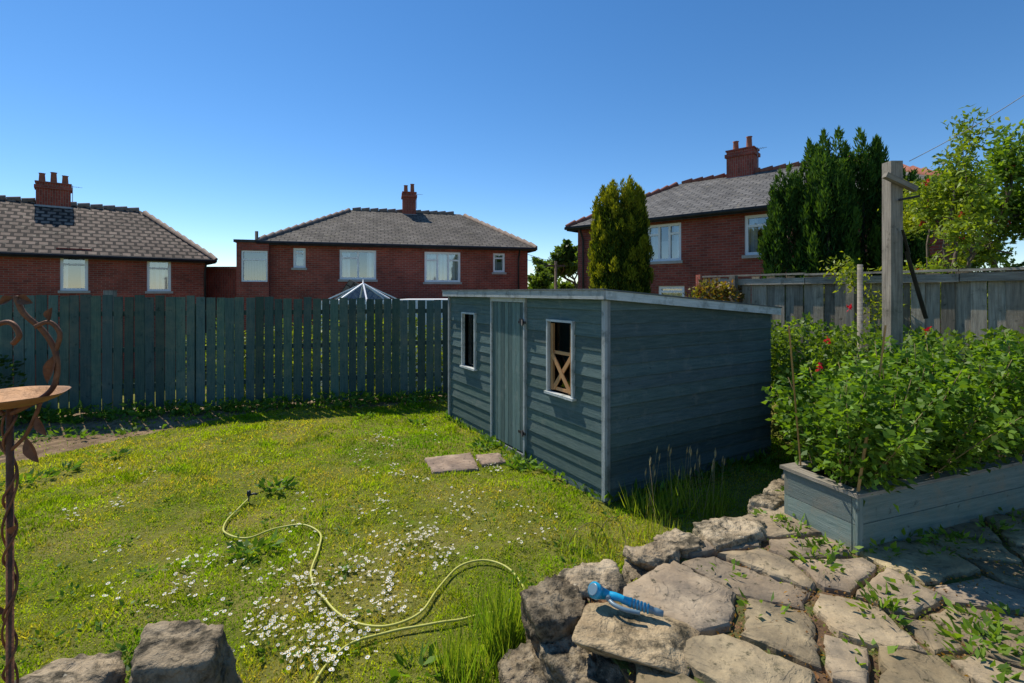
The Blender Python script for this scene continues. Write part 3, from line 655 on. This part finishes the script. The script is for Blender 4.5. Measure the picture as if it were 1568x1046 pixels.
e0,e1=-1.0,.10; zt=3.85; fr=-.33
def E(a,b,z): return PM(a,b+fr,z)
W0,W1,z_b,z_t=-.84,.06,2.38,3.55
for a,b,c,d in ((e0,W0,-1.4,zt),(W1,e1,-1.4,zt),(W0,W1,-1.4,z_b),(W0,W1,z_t,zt)): mb.face([E(a,0,c),E(b,0,c),E(b,0,d),E(a,0,d)],0,1,[(a,c),(b,c),(b,d),(a,d)])
mb.face([E(e0,0,-1.4),E(e0,5,-1.4),E(e0,5,zt),E(e0,0,zt)],0,1,[(0,-1.4),(5,-1.4),(5,zt),(0,zt)]); mb.face([E(e1,0,-1.4),E(e1,.32,-1.4),E(e1,.32,zt),E(e1,0,zt)])
mb.make('walls',[m_brick2],root)
mb=MB(); mb.box(E(e0-.08,-.08,zt),uu*(-e0-.26),ww*5.1,UZ*.1); mb.tube([E(-.36,.2,zt-.1),E(-.36,.2,zt+.45)],.06,8); mb.make('flat_roof',[m_pipe],root)
for (a,wd_,z,h) in ((W0,.06,z_b,z_t-z_b),(W1-.06,.06,z_b,z_t-z_b),(W0+.06,W1-W0-.12,z_b,.06),(W0+.06,W1-W0-.12,z_t-.06,.06),(W0+.06,W1-W0-.12,z_b+.8,.06)): wf.box(E(a,.03,z),uu*wd_,ww*.07,UZ*h)
wf.make('window_frame',[m_white],root)
wg.face([E(W0,.09,z_b),E(W1,.09,z_b),E(W1,.09,z_t),E(W0,.09,z_t)]);wg.make('glazing',[m_glass],root)
for k in range(9): x=W0+.05+k*.095; wc.face([E(x,.16,z_b),E(x+.06,.19,z_b),E(x+.06,.19,z_b+.8),E(x,.16,z_b+.8)],0,.3)
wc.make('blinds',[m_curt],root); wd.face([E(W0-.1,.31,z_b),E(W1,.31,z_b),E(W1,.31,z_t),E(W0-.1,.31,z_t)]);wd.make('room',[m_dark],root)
mb=MB(); q=at(320,412,21); q2=at(362,412,21)
mb.box((q[0]-1,21,-1.4),(q2[0]-q[0]+1.4,0,0),(0,2,0),(0,0,q[2]+1.4)); mb.box((q[0]-1.1,20.9,q[2]),(q2[0]-q[0]+1.5,0,0),(0,2.2,0),(0,0,.1)); mb.make('brick_outhouse',[m_brick2])
ul=Vector((.743,.669)); W_=12.5; ol=Vector((-12.5,20))-ul*W_
house('brick_house_bungalow',ol.x,ol.y,ul,W_,6.4,-1.6,3.31,5.5,3,1.87,[(-60,-20,385,444),(92,135,390,445),(225,262,398,446)],m_brick,m_tile,m_ridgeg,[(W_-4.6,1.0,6.22,3)],(W_-.05,))
house('brick_house_hipped',2.42,18,(.74,-.673),10.3,7,-1.0,4.38,6.2,2.45,2.66,[(990,1043,343,400),(1140,1190,328,390),(1008,1048,438,472)],m_brick2,m_slate2,m_ridger,[(4.65,.9,7.0,2)],(.3,))
# conservatory
root=empty('conservatory'); mb=MB();mg=MB()
c=at(556,434,14.5); ap=Vector(c); ring=[]
for k in range(8):
    a=k*math.pi/4+.39; ring.append(Vector((c[0]+1.15*math.cos(a),c[1]+1.15*math.sin(a),c[2]-.55)))
for k in range(8):
    a=ring[k];b=ring[(k+1)%8]; mb.prism(a,ap,.04,(0,0,1),.04); mb.prism(a,b,.06,(0,0,1),.08); mg.face([a,b,ap]); mb.prism(a,Vector((a.x,a.y,-1.2)),.06,(1,0,0),.06)
    mg.face([a,b,Vector((b.x,b.y,-1.2)),Vector((a.x,a.y,-1.2))])
mb.tube([ap,ap+UZ*.12],[.03,.01],6)
mb.make('frame',[m_white],root);mg.make('glass',[m_glass2],root)
mb=MB(); a=at(600,459,16);b=at(688,459,16); mb.box((a[0],16,-1.3),(b[0]-a[0],.4,0),(0,3,0),(0,0,a[2]+1.3)); mb.make('white_lean_to',[m_white])
mb=MB(); a=at(512,462,17.5);t=at(535,428,17.5);b=at(608,462,17.5)
for (p,q) in ((a,t),(t,b)): mb.face([p,q,(q[0]-.3,q[1]+1.2,q[2]),(p[0]-.3,p[1]+1.2,p[2])])
mb.face([a,t,b]); mb.face([a,b,(b[0],b[1],-1.3),(a[0],a[1],-1.3)]); mb.make('porch_roof',[m_slate])
# ---------------------------------------------------------------- trees
def conifer(name,cols,c1,c2,n,L=.16,W=.035,npl=85,pl=(.45,.85),pr=.10,ex=2.0):
    root=empty(name); mb=MB(); PP=[];DD=[];CC=[];LL=[]
    for (cx,cy,z0,z1,r) in cols:
        mb.tube([(cx,cy,z0-.3),(cx,cy,z0+(z1-z0)*.75)],[.09,.02],8)
        H=z1-z0; m=n//npl
        for k in range(npl):
            t=(k+R.random())/npl; t=t**.9; a=R.random()*6.283
            pf=.8+.2*t/.35 if t<.35 else math.sqrt(max(0,1-((t-.35)/.70)**ex))
            ph=R.uniform(*pl); rr=r*pf*R.uniform(.65,1.05)
            bz=z0+(H-ph*.85)*t; lean=np.array([math.cos(a)*R.uniform(-.05,.22),math.sin(a)*R.uniform(-.05,.22),1.0])
            b0=np.array([cx+math.cos(a)*rr*.85,cy+math.sin(a)*rr*.85,bz])
            s=R.random(m); wdt=pr*np.sin(np.clip(s*.9+.12,0,1)*math.pi)**.7*(1.25-s*.6)
            v=unit(R.normal(size=(m,3))); P=b0+lean*(s*ph)[:,None]+v*np.array([1,1,.4])*(wdt*R.random(m)**.4)[:,None]
            PP.append(P); DD.append(lean+R.normal(0,.28,(m,3))+v*.25)
            tt=.45*R.random()+.35*s+.3*R.random(m)-.05; CC.append(colmix(m,c1,c2,.12,tt)); LL.append(L*R.uniform(.5,1.2,m))
        k=n//3; t=R.random(k)*.94; a=R.random(k)*6.283; pf=np.where(t<.35,.85,np.sqrt(np.clip(1-((t-.35)/.70)**ex,0,1)))*r*.74
        PP.append(np.stack([cx+np.cos(a)*pf,cy+np.sin(a)*pf,z0+H*t*.95],1)); DD.append(np.stack([R.normal(0,.5,k),R.normal(0,.5,k),np.ones(k)],1)); CC.append(colmix(k,np.array(c1)*.7,np.array(c1)*1.3)); LL.append(np.full(k,L*1.6))
    mb.make('trunk',[m_bark],root)
    LL=np.concatenate(LL); leaves('foliage',np.vstack(PP),np.vstack(DD),LL,W,np.vstack(CC),m_con,root,mid=.4)
conifer('golden_cypress_tree',[(2.42,11,-.8,4.50,.68),(2.16,11.1,-.5,4.34,.42),(2.70,10.9,-.5,4.36,.42)],(.045,.075,.010),(.36,.36,.025),21000,.095,.026,150,(.22,.42),.12,3.2)
conifer('dark_cypress_tree',[(5.75,10.2,.0,4.5,.58),(6.45,10.0,.0,5.2,.64),(7.1,9.9,.0,5.1,.60),(6.2,9.6,.0,4.6,.58),(7.45,9.4,.0,4.3,.5)],(.022,.060,.014),(.10,.19,.032),15000,.12,.032,90,(.4,.75),.13,2.2)
def broadleaf(name,basep,h,lean,levels,nl,Lf,Wf,c1,c2,r0=.07,seed=3,spread=.6,flow=None,up=.25,decay=(.62,.9),puff=.07,fit=None):
    rg=random.Random(seed); root=empty(name); mb=MB(); segs=[]
    def grow(p,d,r,l,lev):
        n=4; P=[p];q=p
        for k in range(n):
            d=(d+Vector((rg.gauss(0,.16),rg.gauss(0,.16),rg.gauss(.04,.10)))).normalized(); q=q+d*(l/n); P.append(q)
        segs.append(([v.copy() for v in P],[r*(1-.35*k/n) for k in range(n+1)],lev,d.copy()))
        if lev==0: return
        nb=rg.choice((2,3,3)) if lev>1 else 4
        for _ in range(nb):
            v=Vector((rg.gauss(0,1),rg.gauss(0,1),rg.gauss(up,.6))).normalized(); nd=(d*(1-spread)+v*spread).normalized()
            grow(P[rg.choice((2,3,4,4))],nd,r*.58,l*rg.uniform(*decay),lev-1)
    B0=Vector(basep); grow(B0.copy(),Vector(lean).normalized(),r0,h,levels)
    if fit:
        xs=[q.x-B0.x for s in segs for q in s[0]]; zs=max(q.z-B0.z for s in segs for q in s[0])
        fl=(B0.x-fit[0])/max(.1,-min(xs)); frr=(fit[1]-B0.x)/max(.1,max(xs)); fz=(fit[2]-B0.z)/zs; fy=min((fl+frr)/2,1.1)
        for s in segs:
            for q in s[0]:
                dx=q.x-B0.x; q.x=B0.x+dx*(fl if dx<0 else frr); q.y=B0.y+(q.y-B0.y)*fy; q.z=B0.z+(q.z-B0.z)*fz
    pts=[]
    for P,r,lev,d in segs:
        mb.tube(P,r,6 if lev<2 else 8,0)
        if lev<=1: pts+=[(q,d,lev) for q in P[1:]]
    mb.make('trunk_and_branches',[m_bark],root)
    K=len(pts); idx=R.integers(0,K,nl); B=np.array([tuple(p[0]) for p in pts])[idx]; Dr=np.array([tuple(p[1]) for p in pts])[idx]
    P=B+R.normal(0,puff,(nl,3))*np.array([1,1,.8]); D=Dr*.4+R.normal(0,.6,(nl,3))+np.array([0,0,-.15])
    tt=.8*vn(P[:,0]*2.5+P[:,1],P[:,2]*2.5,1,3)+.5*R.random(nl)-.2
    leaves('leaves',P,D,Lf*R.uniform(.6,1.3,nl),Wf*R.uniform(.7,1.2,nl),colmix(nl,c1,c2,.15,tt),m_leaf,root)
    if flow:
        k=R.integers(0,K,flow); B=np.array([tuple(p[0]) for p in pts])[k]; PP=np.repeat(B,6,0)+R.normal(0,.02,(flow*6,3)); leaves('red_blossom',PP,R.normal(0,1,(flow*6,3)),.05,.04,colmix(flow*6,(.5,.02,.03),(.6,.05,.06)),m_petal,root)
    return root
q=at(1470,400,6.7); broadleaf('rowan_tree',(q[0],q[1],.2),1.9,(.0,.0,1),4,6500,.08,.032,(.08,.15,.02),(.26,.33,.035),.05,5,.6,flow=12,decay=(.5,.72),fit=(5.4,7.2,4.2))
q=at(1570,400,6.6); broadleaf('apple_tree',(q[0],q[1],.2),2.0,(.0,.1,1),4,7500,.08,.04,(.06,.14,.02),(.20,.30,.035),.06,11,.55,flow=8,decay=(.52,.72),fit=(6.1,8.6,4.1))
q=at(1385,400,6.9); broadleaf('elder_shrub_tree',(q[0],q[1],.2),1.9,(-.25,-.1,1),4,6500,.075,.028,(.18,.25,.02),(.38,.41,.03),.03,24,.72,up=.05,decay=(.5,.72),puff=.08,fit=(4.35,6.4,3.55))
q=at(1470,400,11); broadleaf('garden_tree',(q[0],q[1],-.3),1.9,(0,0,1),4,9000,.10,.06,(.06,.13,.02),(.15,.24,.03),.1,31,.55,decay=(.5,.7),fit=(8.3,13.0,4.2))
q=at(846,440,34); broadleaf('distant_tree',(q[0],q[1],-1.2),2.4,(0,0,1),4,6500,.32,.2,(.06,.11,.02),(.14,.2,.04),.14,41,.6,decay=(.5,.75),fit=(1.3,4.8,4.3))
q=at(880,440,30); broadleaf('distant_tree',(q[0],q[1],-1.2),2.7,(0,0,1),4,6000,.3,.2,(.06,.11,.02),(.14,.2,.04),.14,43,.6,decay=(.5,.75),fit=(2.4,5.5,4.9))
mb=MB(); q=at(851,400,26); mb.tube([(q[0],26,-1.3),(q[0],26,q[2])],[.1,.07],8); mb.box((q[0]-.5,25.95,q[2]-.3),(1,0,0),(0,.08,0),(0,0,.1)); mb.make('utility_pole',[m_bark])
def mass(name,cs,n,L,W,c1,c2,mat=None):
    PP=[];CC=[]
    for (cx,cy,cz,rx,ry,rz) in cs:
        v=unit(R.normal(size=(n,3))); lum=.75+.5*vn(v[:,0]*3+cx,v[:,2]*3+v[:,1]*2,1,3); rr=lum*(1-.4*R.random(n)**1.5)
        PP.append(np.stack([cx+v[:,0]*rx*rr,cy+v[:,1]*ry*rr,cz+v[:,2]*rz*rr],1)); CC.append(colmix(n,c1,c2,.2,.8*vn(v[:,0]*5,v[:,2]*5,1,6)+.4*R.random(n)-.1))
    P=np.vstack(PP); m=len(P); return leaves(name,P,R.normal(0,1,(m,3))+np.array([0,0,.2]),L*R.uniform(.6,1.3,m),W,np.vstack(CC),mat or m_leaf)
mass('neighbour_hedge',[(-6.5+k*1.0,11.2+.2*k+R.normal(0,.2),.1,.8,.7,1.25) for k in range(8)],2200,.11,.06,(.10,.17,.02),(.28,.33,.04))
mass('distant_hedge',[(-60+k*5.5,62+R.normal(0,3),.0,4.2,3,3.0) for k in range(28)],900,.9,.6,(.04,.08,.02),(.09,.14,.03))
mass('red_leaf_bush',[(3.35,8.3,1.95,.28,.25,.22),(3.65,8.4,1.9,.3,.25,.25),(3.3,8.5,1.3,.5,.4,.7)],500,.08,.05,(.20,.07,.03),(.16,.20,.03))
mass('bramble_hedge',[(3.45,6.9,1.0,.5,.6,.62),(3.8,6.2,1.05,.5,.6,.60),(4.2,5.6,1.05,.6,.6,.58),(4.6,5.2,1.0,.6,.5,.58),(5.1,4.9,1.0,.5,.5,.6),(3.5,5.6,.7,.4,.4,.6)],2600,.07,.04,(.06,.13,.018),(.20,.29,.035))
# ---------------------------------------------------------------- planter & raspberries
root=empty('raised_planter'); C0=Vector((2.056,2.92,.43)); pd=Vector((.94,.344,0)).normalized(); pp=Vector((-pd.y,pd.x,0)); PL,PW=3.0,.50
mb=MB()
for k in range(2):
    z=UZ*(.005+k*.172); h=UZ*.168
    mb.box(C0+z,pd*PL,pp*.03,h,0,tint()); mb.box(C0+pp*(PW-.03)+z,pd*PL,pp*.03,h,0,tint())
    mb.box(C0+z+pp*.031-pd*.003,pd*.03,pp*(PW-.062),h,0,tint()); mb.box(C0+z+pp*.031+pd*(PL-.03),pd*.03,pp*(PW-.062),h,0,tint())
mb.box(C0-pd*.012-pp*.012+UZ*.004,pd*.05,pp*.012,UZ*.34,0,1.1)
mb.make('boards',[m_plant],root)
mb=MB(); zt=UZ*.347
mb.box(C0-pd*.02-pp*.02+zt,pd*(PL+.04),pp*.085,UZ*.022,0,1.05); mb.box(C0-pd*.02+pp*(PW-.065)+zt,pd*(PL+.04),pp*.085,UZ*.022,0,1)
mb.box(C0-pd*.02+pp*.066+zt,pd*.085,pp*(PW-.132),UZ*.022,0,.95); mb.make('capping',[m_grey],root)
mb=MB(); mb.face([C0+pd*.03+pp*.03+UZ*.3,C0+pd*2.97+pp*.03+UZ*.3,C0+pd*2.97+pp*.47+UZ*.3,C0+pd*.03+pp*.47+UZ*.3]); mb.make('soil',[m_soil],root)
root=empty('raspberry_bush'); mb=MB(); PP=[];DD=[];CC=[]
for k in range(150):
    s=R.uniform(.08,2.8); w=R.uniform(.07,.43); b=C0+pd*float(s)+pp*float(w)+UZ*.3; 
    h=(R.uniform(.60,1.0))*(.80+.2*min(1,s/.7))
    out=Vector((R.normal(0,.07),R.normal(0,.07),0))+pp*float((w-.28)*1.25)+pd*float(-.16*max(0,1-s/.5)); P=[]
    for j in range(7):
        t=j/6; P.append(b+UZ*float(h*t*(1-.08*t))+out*t*1.3)
    mb.tube(P,[.005*(1-.6*j/6) for j in range(7)],5)
    nl=200
    t=R.uniform(.10,1.0,nl)**.85; base_=np.array([[*(b+UZ*float(h*a*(1-.08*a))+out*float(a*1.3))] for a in t]); an=R.random(nl)*6.283; rr=R.uniform(.02,.15,nl)*np.sin(np.clip(t*1.05,0,1)*math.pi*.8+.3)
    O=np.stack([np.cos(an),np.sin(an),R.normal(.15,.3,nl)],1); PP.append(base_+O*rr[:,None]); DD.append(O+np.array([0,0,-.2])+R.normal(0,.4,(nl,3)))
    CC.append(colmix(nl,(.05,.12,.016),(.21,.34,.03),.2,.3*R.random()+.35*R.random(nl)+.5*t*R.random()-.05))
mb.make('canes',[m_cane],root)
P=np.vstack(PP);n=len(P); leaves('leaves',P,np.vstack(DD),R.uniform(.035,.065,n),R.uniform(.022,.038,n),np.vstack(CC),m_leaf,root,fold=.22)
q=np.array([at(1268,522,3.05),at(1252,562,3.0),at(1300,470,3.2),at(1420,505,3.3)]); Pf=np.repeat(q,12,0)+R.normal(0,.009,(48,3)); leaves('red_flowers',Pf,R.normal(0,1,(48,3)),.024,.018,colmix(48,(.5,.01,.03),(.55,.03,.05)),m_petal,root)
mb=MB()
for (a,b,Y,Y2) in (((1331,645),(1314,752),2.86,2.93),((1208,500),(1226,712),3.30,3.35),((1356,498),(1346,580),3.0,3.0),((1500,560),(1530,700),3.4,3.3),((1545,530),(1535,660),3.4,3.4),((1282,690),(1290,722),3.0,3.05)):
    mb.tube([at(*a,Y),at(*b,Y2)],.006 if a[0]!=1331 else .009,6)
mb.make('stakes',[m_bamboo],root)
# ---------------------------------------------------------------- clothes-line post
mb=MB(); t=at(1373,246,4.3); mb.box((t[0]-.05,4.3,.3),(.105,0,0),(0,.105,0),(0,0,t[2]-.3),0,.95)
a=at(1355,268,4.27);b=at(1402,290,4.27); mb.prism(a,b,.045,(0,1,0),.05,0,.8)
mb.tube([(t[0],4.28,t[2]-.35),(t[0]+.12,4.2,t[2]-.33)],.01,6,1); a=at(1388,385,4.28);b=at(1418,488,4.2); mb.tube([a,b],.016,8,1); mb.tube([at(1382,352,4.27),at(1392,390,4.27)],.012,6,1)
mb.make('washing_line_post',[m_grey,m_pipe])
mb=MB(); t=at(1317,405,5.6); mb.tube([(t[0],5.6,.3),(t[0],5.6,t[2])],.028,8); mb.make('thin_fence_post',[m_grey])
mb=MB(); A=Vector(at(1392,247,4.4));B=Vector(at(1720,38,3.6)); pts=[A.lerp(B,k/12)-UZ*(.06*math.sin(math.pi*k/12)) for k in range(13)]; mb.tube(pts,.0035,5); mb.make('overhead_wire',[m_lead])
mb=MB(); A=Vector(at(808,398,22));B=Vector(at(851,402,26)); 
for d in (0,.25): mb.tube([A+UZ*d,A.lerp(B,.5)+UZ*(d-.15),B+UZ*d*.3],.012,4)
mb.make('telephone_wire',[m_pipe])
# ---------------------------------------------------------------- bird bath / feeder stake
root=empty('metal_bird_bath'); mb=MB(); bx,by=-1.64,1.6; H0=1.64
mb.tube([(bx,by,.42),(bx,by,H0)],.010,10)
hel=[(bx+.016*math.cos(k*.45),by+.016*math.sin(k*.45),.45+k*.0135) for k in range(86)]; mb.tube(hel,.004,6)
hel=[(bx+.018*math.cos(k*.3+2),by+.018*math.sin(k*.3+2),.45+k*.016) for k in range(73)]; mb.tube(hel,.0035,6)
def cur(p,r): mb.tube(p,r,8)
def B(dx,z,dy=0): return (bx+dx,by+dy,z)
def spl(P,n=8):
    P=[Vector(p) for p in P]; out=[]
    for i in range(len(P)-1):
        p0=P[max(i-1,0)];p1=P[i];p2=P[i+1];p3=P[min(i+2,len(P)-1)]
        for k in range(n):
            t=k/n; out.append(.5*((2*p1)+(p2-p0)*t+(2*p0-5*p1+4*p2-p3)*t*t+(3*p1-p0-3*p2+p3)*t**3))
    out.append(P[-1]); return out
cur(spl([B(.0,1.60),B(.10,1.66,.02),B(.125,1.72,.03),B(.12,1.80,.03),B(.09,1.87,.02),B(.045,1.93,.0),B(.02,1.985,0)]),.0085)
cur(spl([B(.12,1.80,.03),B(.135,1.86,.03),B(.11,1.90,.02),B(.08,1.885,0)]),.007)
cur(spl([B(-.02,1.60,.0),B(-.10,1.68,-.02),B(-.11,1.8,-.02),B(-.06,1.88,0),B(-.0,1.90,0),B(.03,1.86,0),B(.01,1.83,0)]),.008)
cur(spl([B(.0,1.48),B(.05,1.53,0),B(.085,1.60,0),B(.10,1.64,0)]),.006); cur(spl([B(.0,1.46),B(-.05,1.53,0),B(-.09,1.64,0)]),.006)
mb.make('stem',[m_rust],root)
mb=MB()
prof=[(.0,-.035),(.05,-.034),(.09,-.022),(.13,-.004),(.143,.004),(.149,.006),(.141,.0),(.128,-.010),(.09,-.026),(.0,-.03)]
nn=40
for i in range(len(prof)-1):
    for k in range(nn):
        a0=k*2*math.pi/nn;a1=(k+1)*2*math.pi/nn
        def pt(r,z,a): rr=r*(1+.03*math.cos(6*a)); return (bx+rr*math.cos(a),by+rr*math.sin(a),H0+.02+z)
        f=[pt(*prof[i],a0),pt(*prof[i],a1),pt(*prof[i+1],a1),pt(*prof[i+1],a0)]
        if prof[i][0]==0: f=f[1:] 
        elif prof[i+1][0]==0: f=f[:3]
        mb.face(f,0,1,sm=True)
mb.make('dish',[m_copper],root)
mb=MB()
def mleaf(c,d,L,W,n=(0,-1,.2)):
    c=Vector(c);d=Vector(d).normalized();s=d.cross(Vector(n)).normalized();nn_=s.cross(d)
    prof=[0,.35,.8,1,.85,.5,0]
    for i in range(6):
        t0,t1=i/6,(i+1)/6
        for sg in (-1,1):
            P0=c+d*L*t0;P1=c+d*L*t1; A=P0+s*sg*W/2*prof[i]+nn_*.012*prof[i];B_=P1+s*sg*W/2*prof[i+1]+nn_*.012*prof[i+1]
            if i==0: mb.face([P0,P1,B_])
            elif i==5: mb.face([P0,P1,A])
            else: mb.face([P0,P1,B_,A])
mleaf(B(.125,1.80,.03),(-.3,0,-1),.11,.04);mleaf(B(.02,1.985),(1,0,-.4),.06,.035);mleaf(B(.02,1.985),(-1,0,-.5),.06,.03);mleaf(B(.05,1.53),(.5,0,-1),.10,.04);mleaf(B(.085,1.6),(.5,0,-1),.08,.03);mleaf(B(.11,1.90,.02),(.2,0,1),.05,.03);mleaf(B(-.05,1.53),(-.5,0,-1),.10,.04);mleaf(B(-.06,1.88),(-.4,0,1),.06,.03);mleaf(B(.0,1.2),(.7,-.3,.7),.07,.03);mleaf(B(.0,.95),(-.7,-.3,.7),.07,.03)
mb.make('metal_leaves',[m_rust],root)
# ---------------------------------------------------------------- hose, spike, nozzle
pts=[gp(a,b,.02) for a,b in [(380,764),(352,790),(343,812),(378,822),(425,806),(462,803),(490,815),(487,845),(476,885),(498,920),(540,952),(592,959),(642,940),(670,900),(700,868),(742,858),(782,871),(803,900),(796,925),(742,938),(680,954),(600,968),(540,988),(500,1022),(470,1070),(440,1130)]]
sp=spl(pts,8)
for p in sp: p.z=float(gz(p.x,p.y))+.030
mb=MB(); mb.tube(sp,.0075,8); mb.make('yellow_garden_hose',[m_hose])
q=Vector(gp(381,768,.0)); mb=MB()
mb.tube([q,q+UZ*.06],[.006,.006],8);mb.tube([q+UZ*.05,q+UZ*.07,q+UZ*.10,q+UZ*.105],[.012,.02,.018,.008],10);mb.tube([q+UZ*.06,q+UZ*.075+Vector((.05,0,0)),q+UZ*.07+Vector((.08,0,0))],[.008,.01,.01],8); mb.make('hose_ground_spike',[m_dpl])
root=empty('hose_spray_gun'); mb=MB();mg=MB();md=MB()
h=Vector((.415,2.34,.565)); e=Vector((.66,2.235,.548)); ax=(e-h).normalized(); sd=ax.cross(UZ).normalized()
face=(Vector((-.55,-.35,.45))).normalized()
nk=h+ax*.05
mb.tube([h+face*.045,h+face*.04,h+face*.012,h,nk],[.028,.036,.036,.030,.019],18)
mg.tube([h+face*.046,h+face*.049],[.027,.025],18)
mb.tube(spl([nk,nk+ax*.04+UZ*.004,nk+ax*.07],4),[.019]*4+[.017]*5,14)
hs=nk+ax*.06; he=e-UZ*.008
mb.tube([hs,hs.lerp(he,.25)],[.017,.020],14)
md.tube([hs.lerp(he,.25),hs.lerp(he,.6),hs.lerp(he,.9)],[.0195,.019,.016],14)
for k in range(6): c_=hs.lerp(he,.24+.1*k); mb.tube([c_,c_+ax*.007],[.0215,.0215],14)
md.tube([hs.lerp(he,.88),he,he+ax*.03],[.014,.017,.013],12)
tr0=nk+sd*.018-UZ*.006; tr=[tr0,tr0+ax*.03+sd*.028,tr0+ax*.08+sd*.040,tr0+ax*.13+sd*.034,tr0+ax*.15+sd*.03]
mg.tube(spl(tr,4),.0095,8); mg.tube([nk,nk+sd*.03],[.014,.011],10)
mb.make('body',[m_blue],root);mg.make('rose_and_trigger',[m_bgrey],root);md.make('grip_and_connector',[m_bgrey],root)
mb=MB()
for (px,py,r) in ((900,845,.16),(935,835,.12)):
    c=Vector(gp(px,py)); mb.tube([c+Vector((r*math.cos(t),.05*math.sin(t*2),.22*math.sin(t))) for t in [k*math.pi/14 for k in range(15)]],.0025,5)
mb.make('bramble_stems',[m_bark])
# ---------------------------------------------------------------- light, sky, camera
el=math.radians(54); az=math.radians(-45)
S=Vector((math.sin(az)*math.cos(el),math.cos(az)*math.cos(el),math.sin(el)))
ld=bpy.data.lights.new('sun','SUN'); ld.energy=5.0; ld.angle=math.radians(.5); ld.color=(1,.94,.82)
lo=bpy.data.objects.new('sun',ld); sc.collection.objects.link(lo); lo.rotation_euler=S.to_track_quat('Z','Y').to_euler(); lo.location=(0,0,20)
w=bpy.data.worlds.new('World'); sc.world=w; w.use_nodes=True; n=w.node_tree.nodes; n.clear(); l=w.node_tree.links
sk=n.new('ShaderNodeTexSky'); sk.sky_type='NISHITA'; sk.sun_disc=False; sk.sun_elevation=el; sk.sun_rotation=az%(2*math.pi); sk.altitude=1500; sk.air_density=1.0; sk.dust_density=.1; sk.ozone_density=2.6
hs_=n.new('ShaderNodeHueSaturation'); hs_.inputs['Saturation'].default_value=1.25; l.new(sk.outputs[0],hs_.inputs['Color'])
bg=n.new('ShaderNodeBackground'); bg.inputs[1].default_value=.15; wo=n.new('ShaderNodeOutputWorld'); l.new(hs_.outputs[0],bg.inputs[0]); l.new(bg.outputs[0],wo.inputs[0])
cd=bpy.data.cameras.new('camera'); co=bpy.data.objects.new('camera',cd); sc.collection.objects.link(co); co.location=(0,0,EYE); co.rotation_euler=(math.radians(90),0,0)
cd.sensor_width=36; cd.lens=36*750/1568; cd.shift_y=-(523-447)/1568; cd.clip_start=.05; cd.clip_end=3000; sc.camera=co
sc.view_settings.view_transform='Standard'; sc.view_settings.look='None'; sc.view_settings.exposure=0
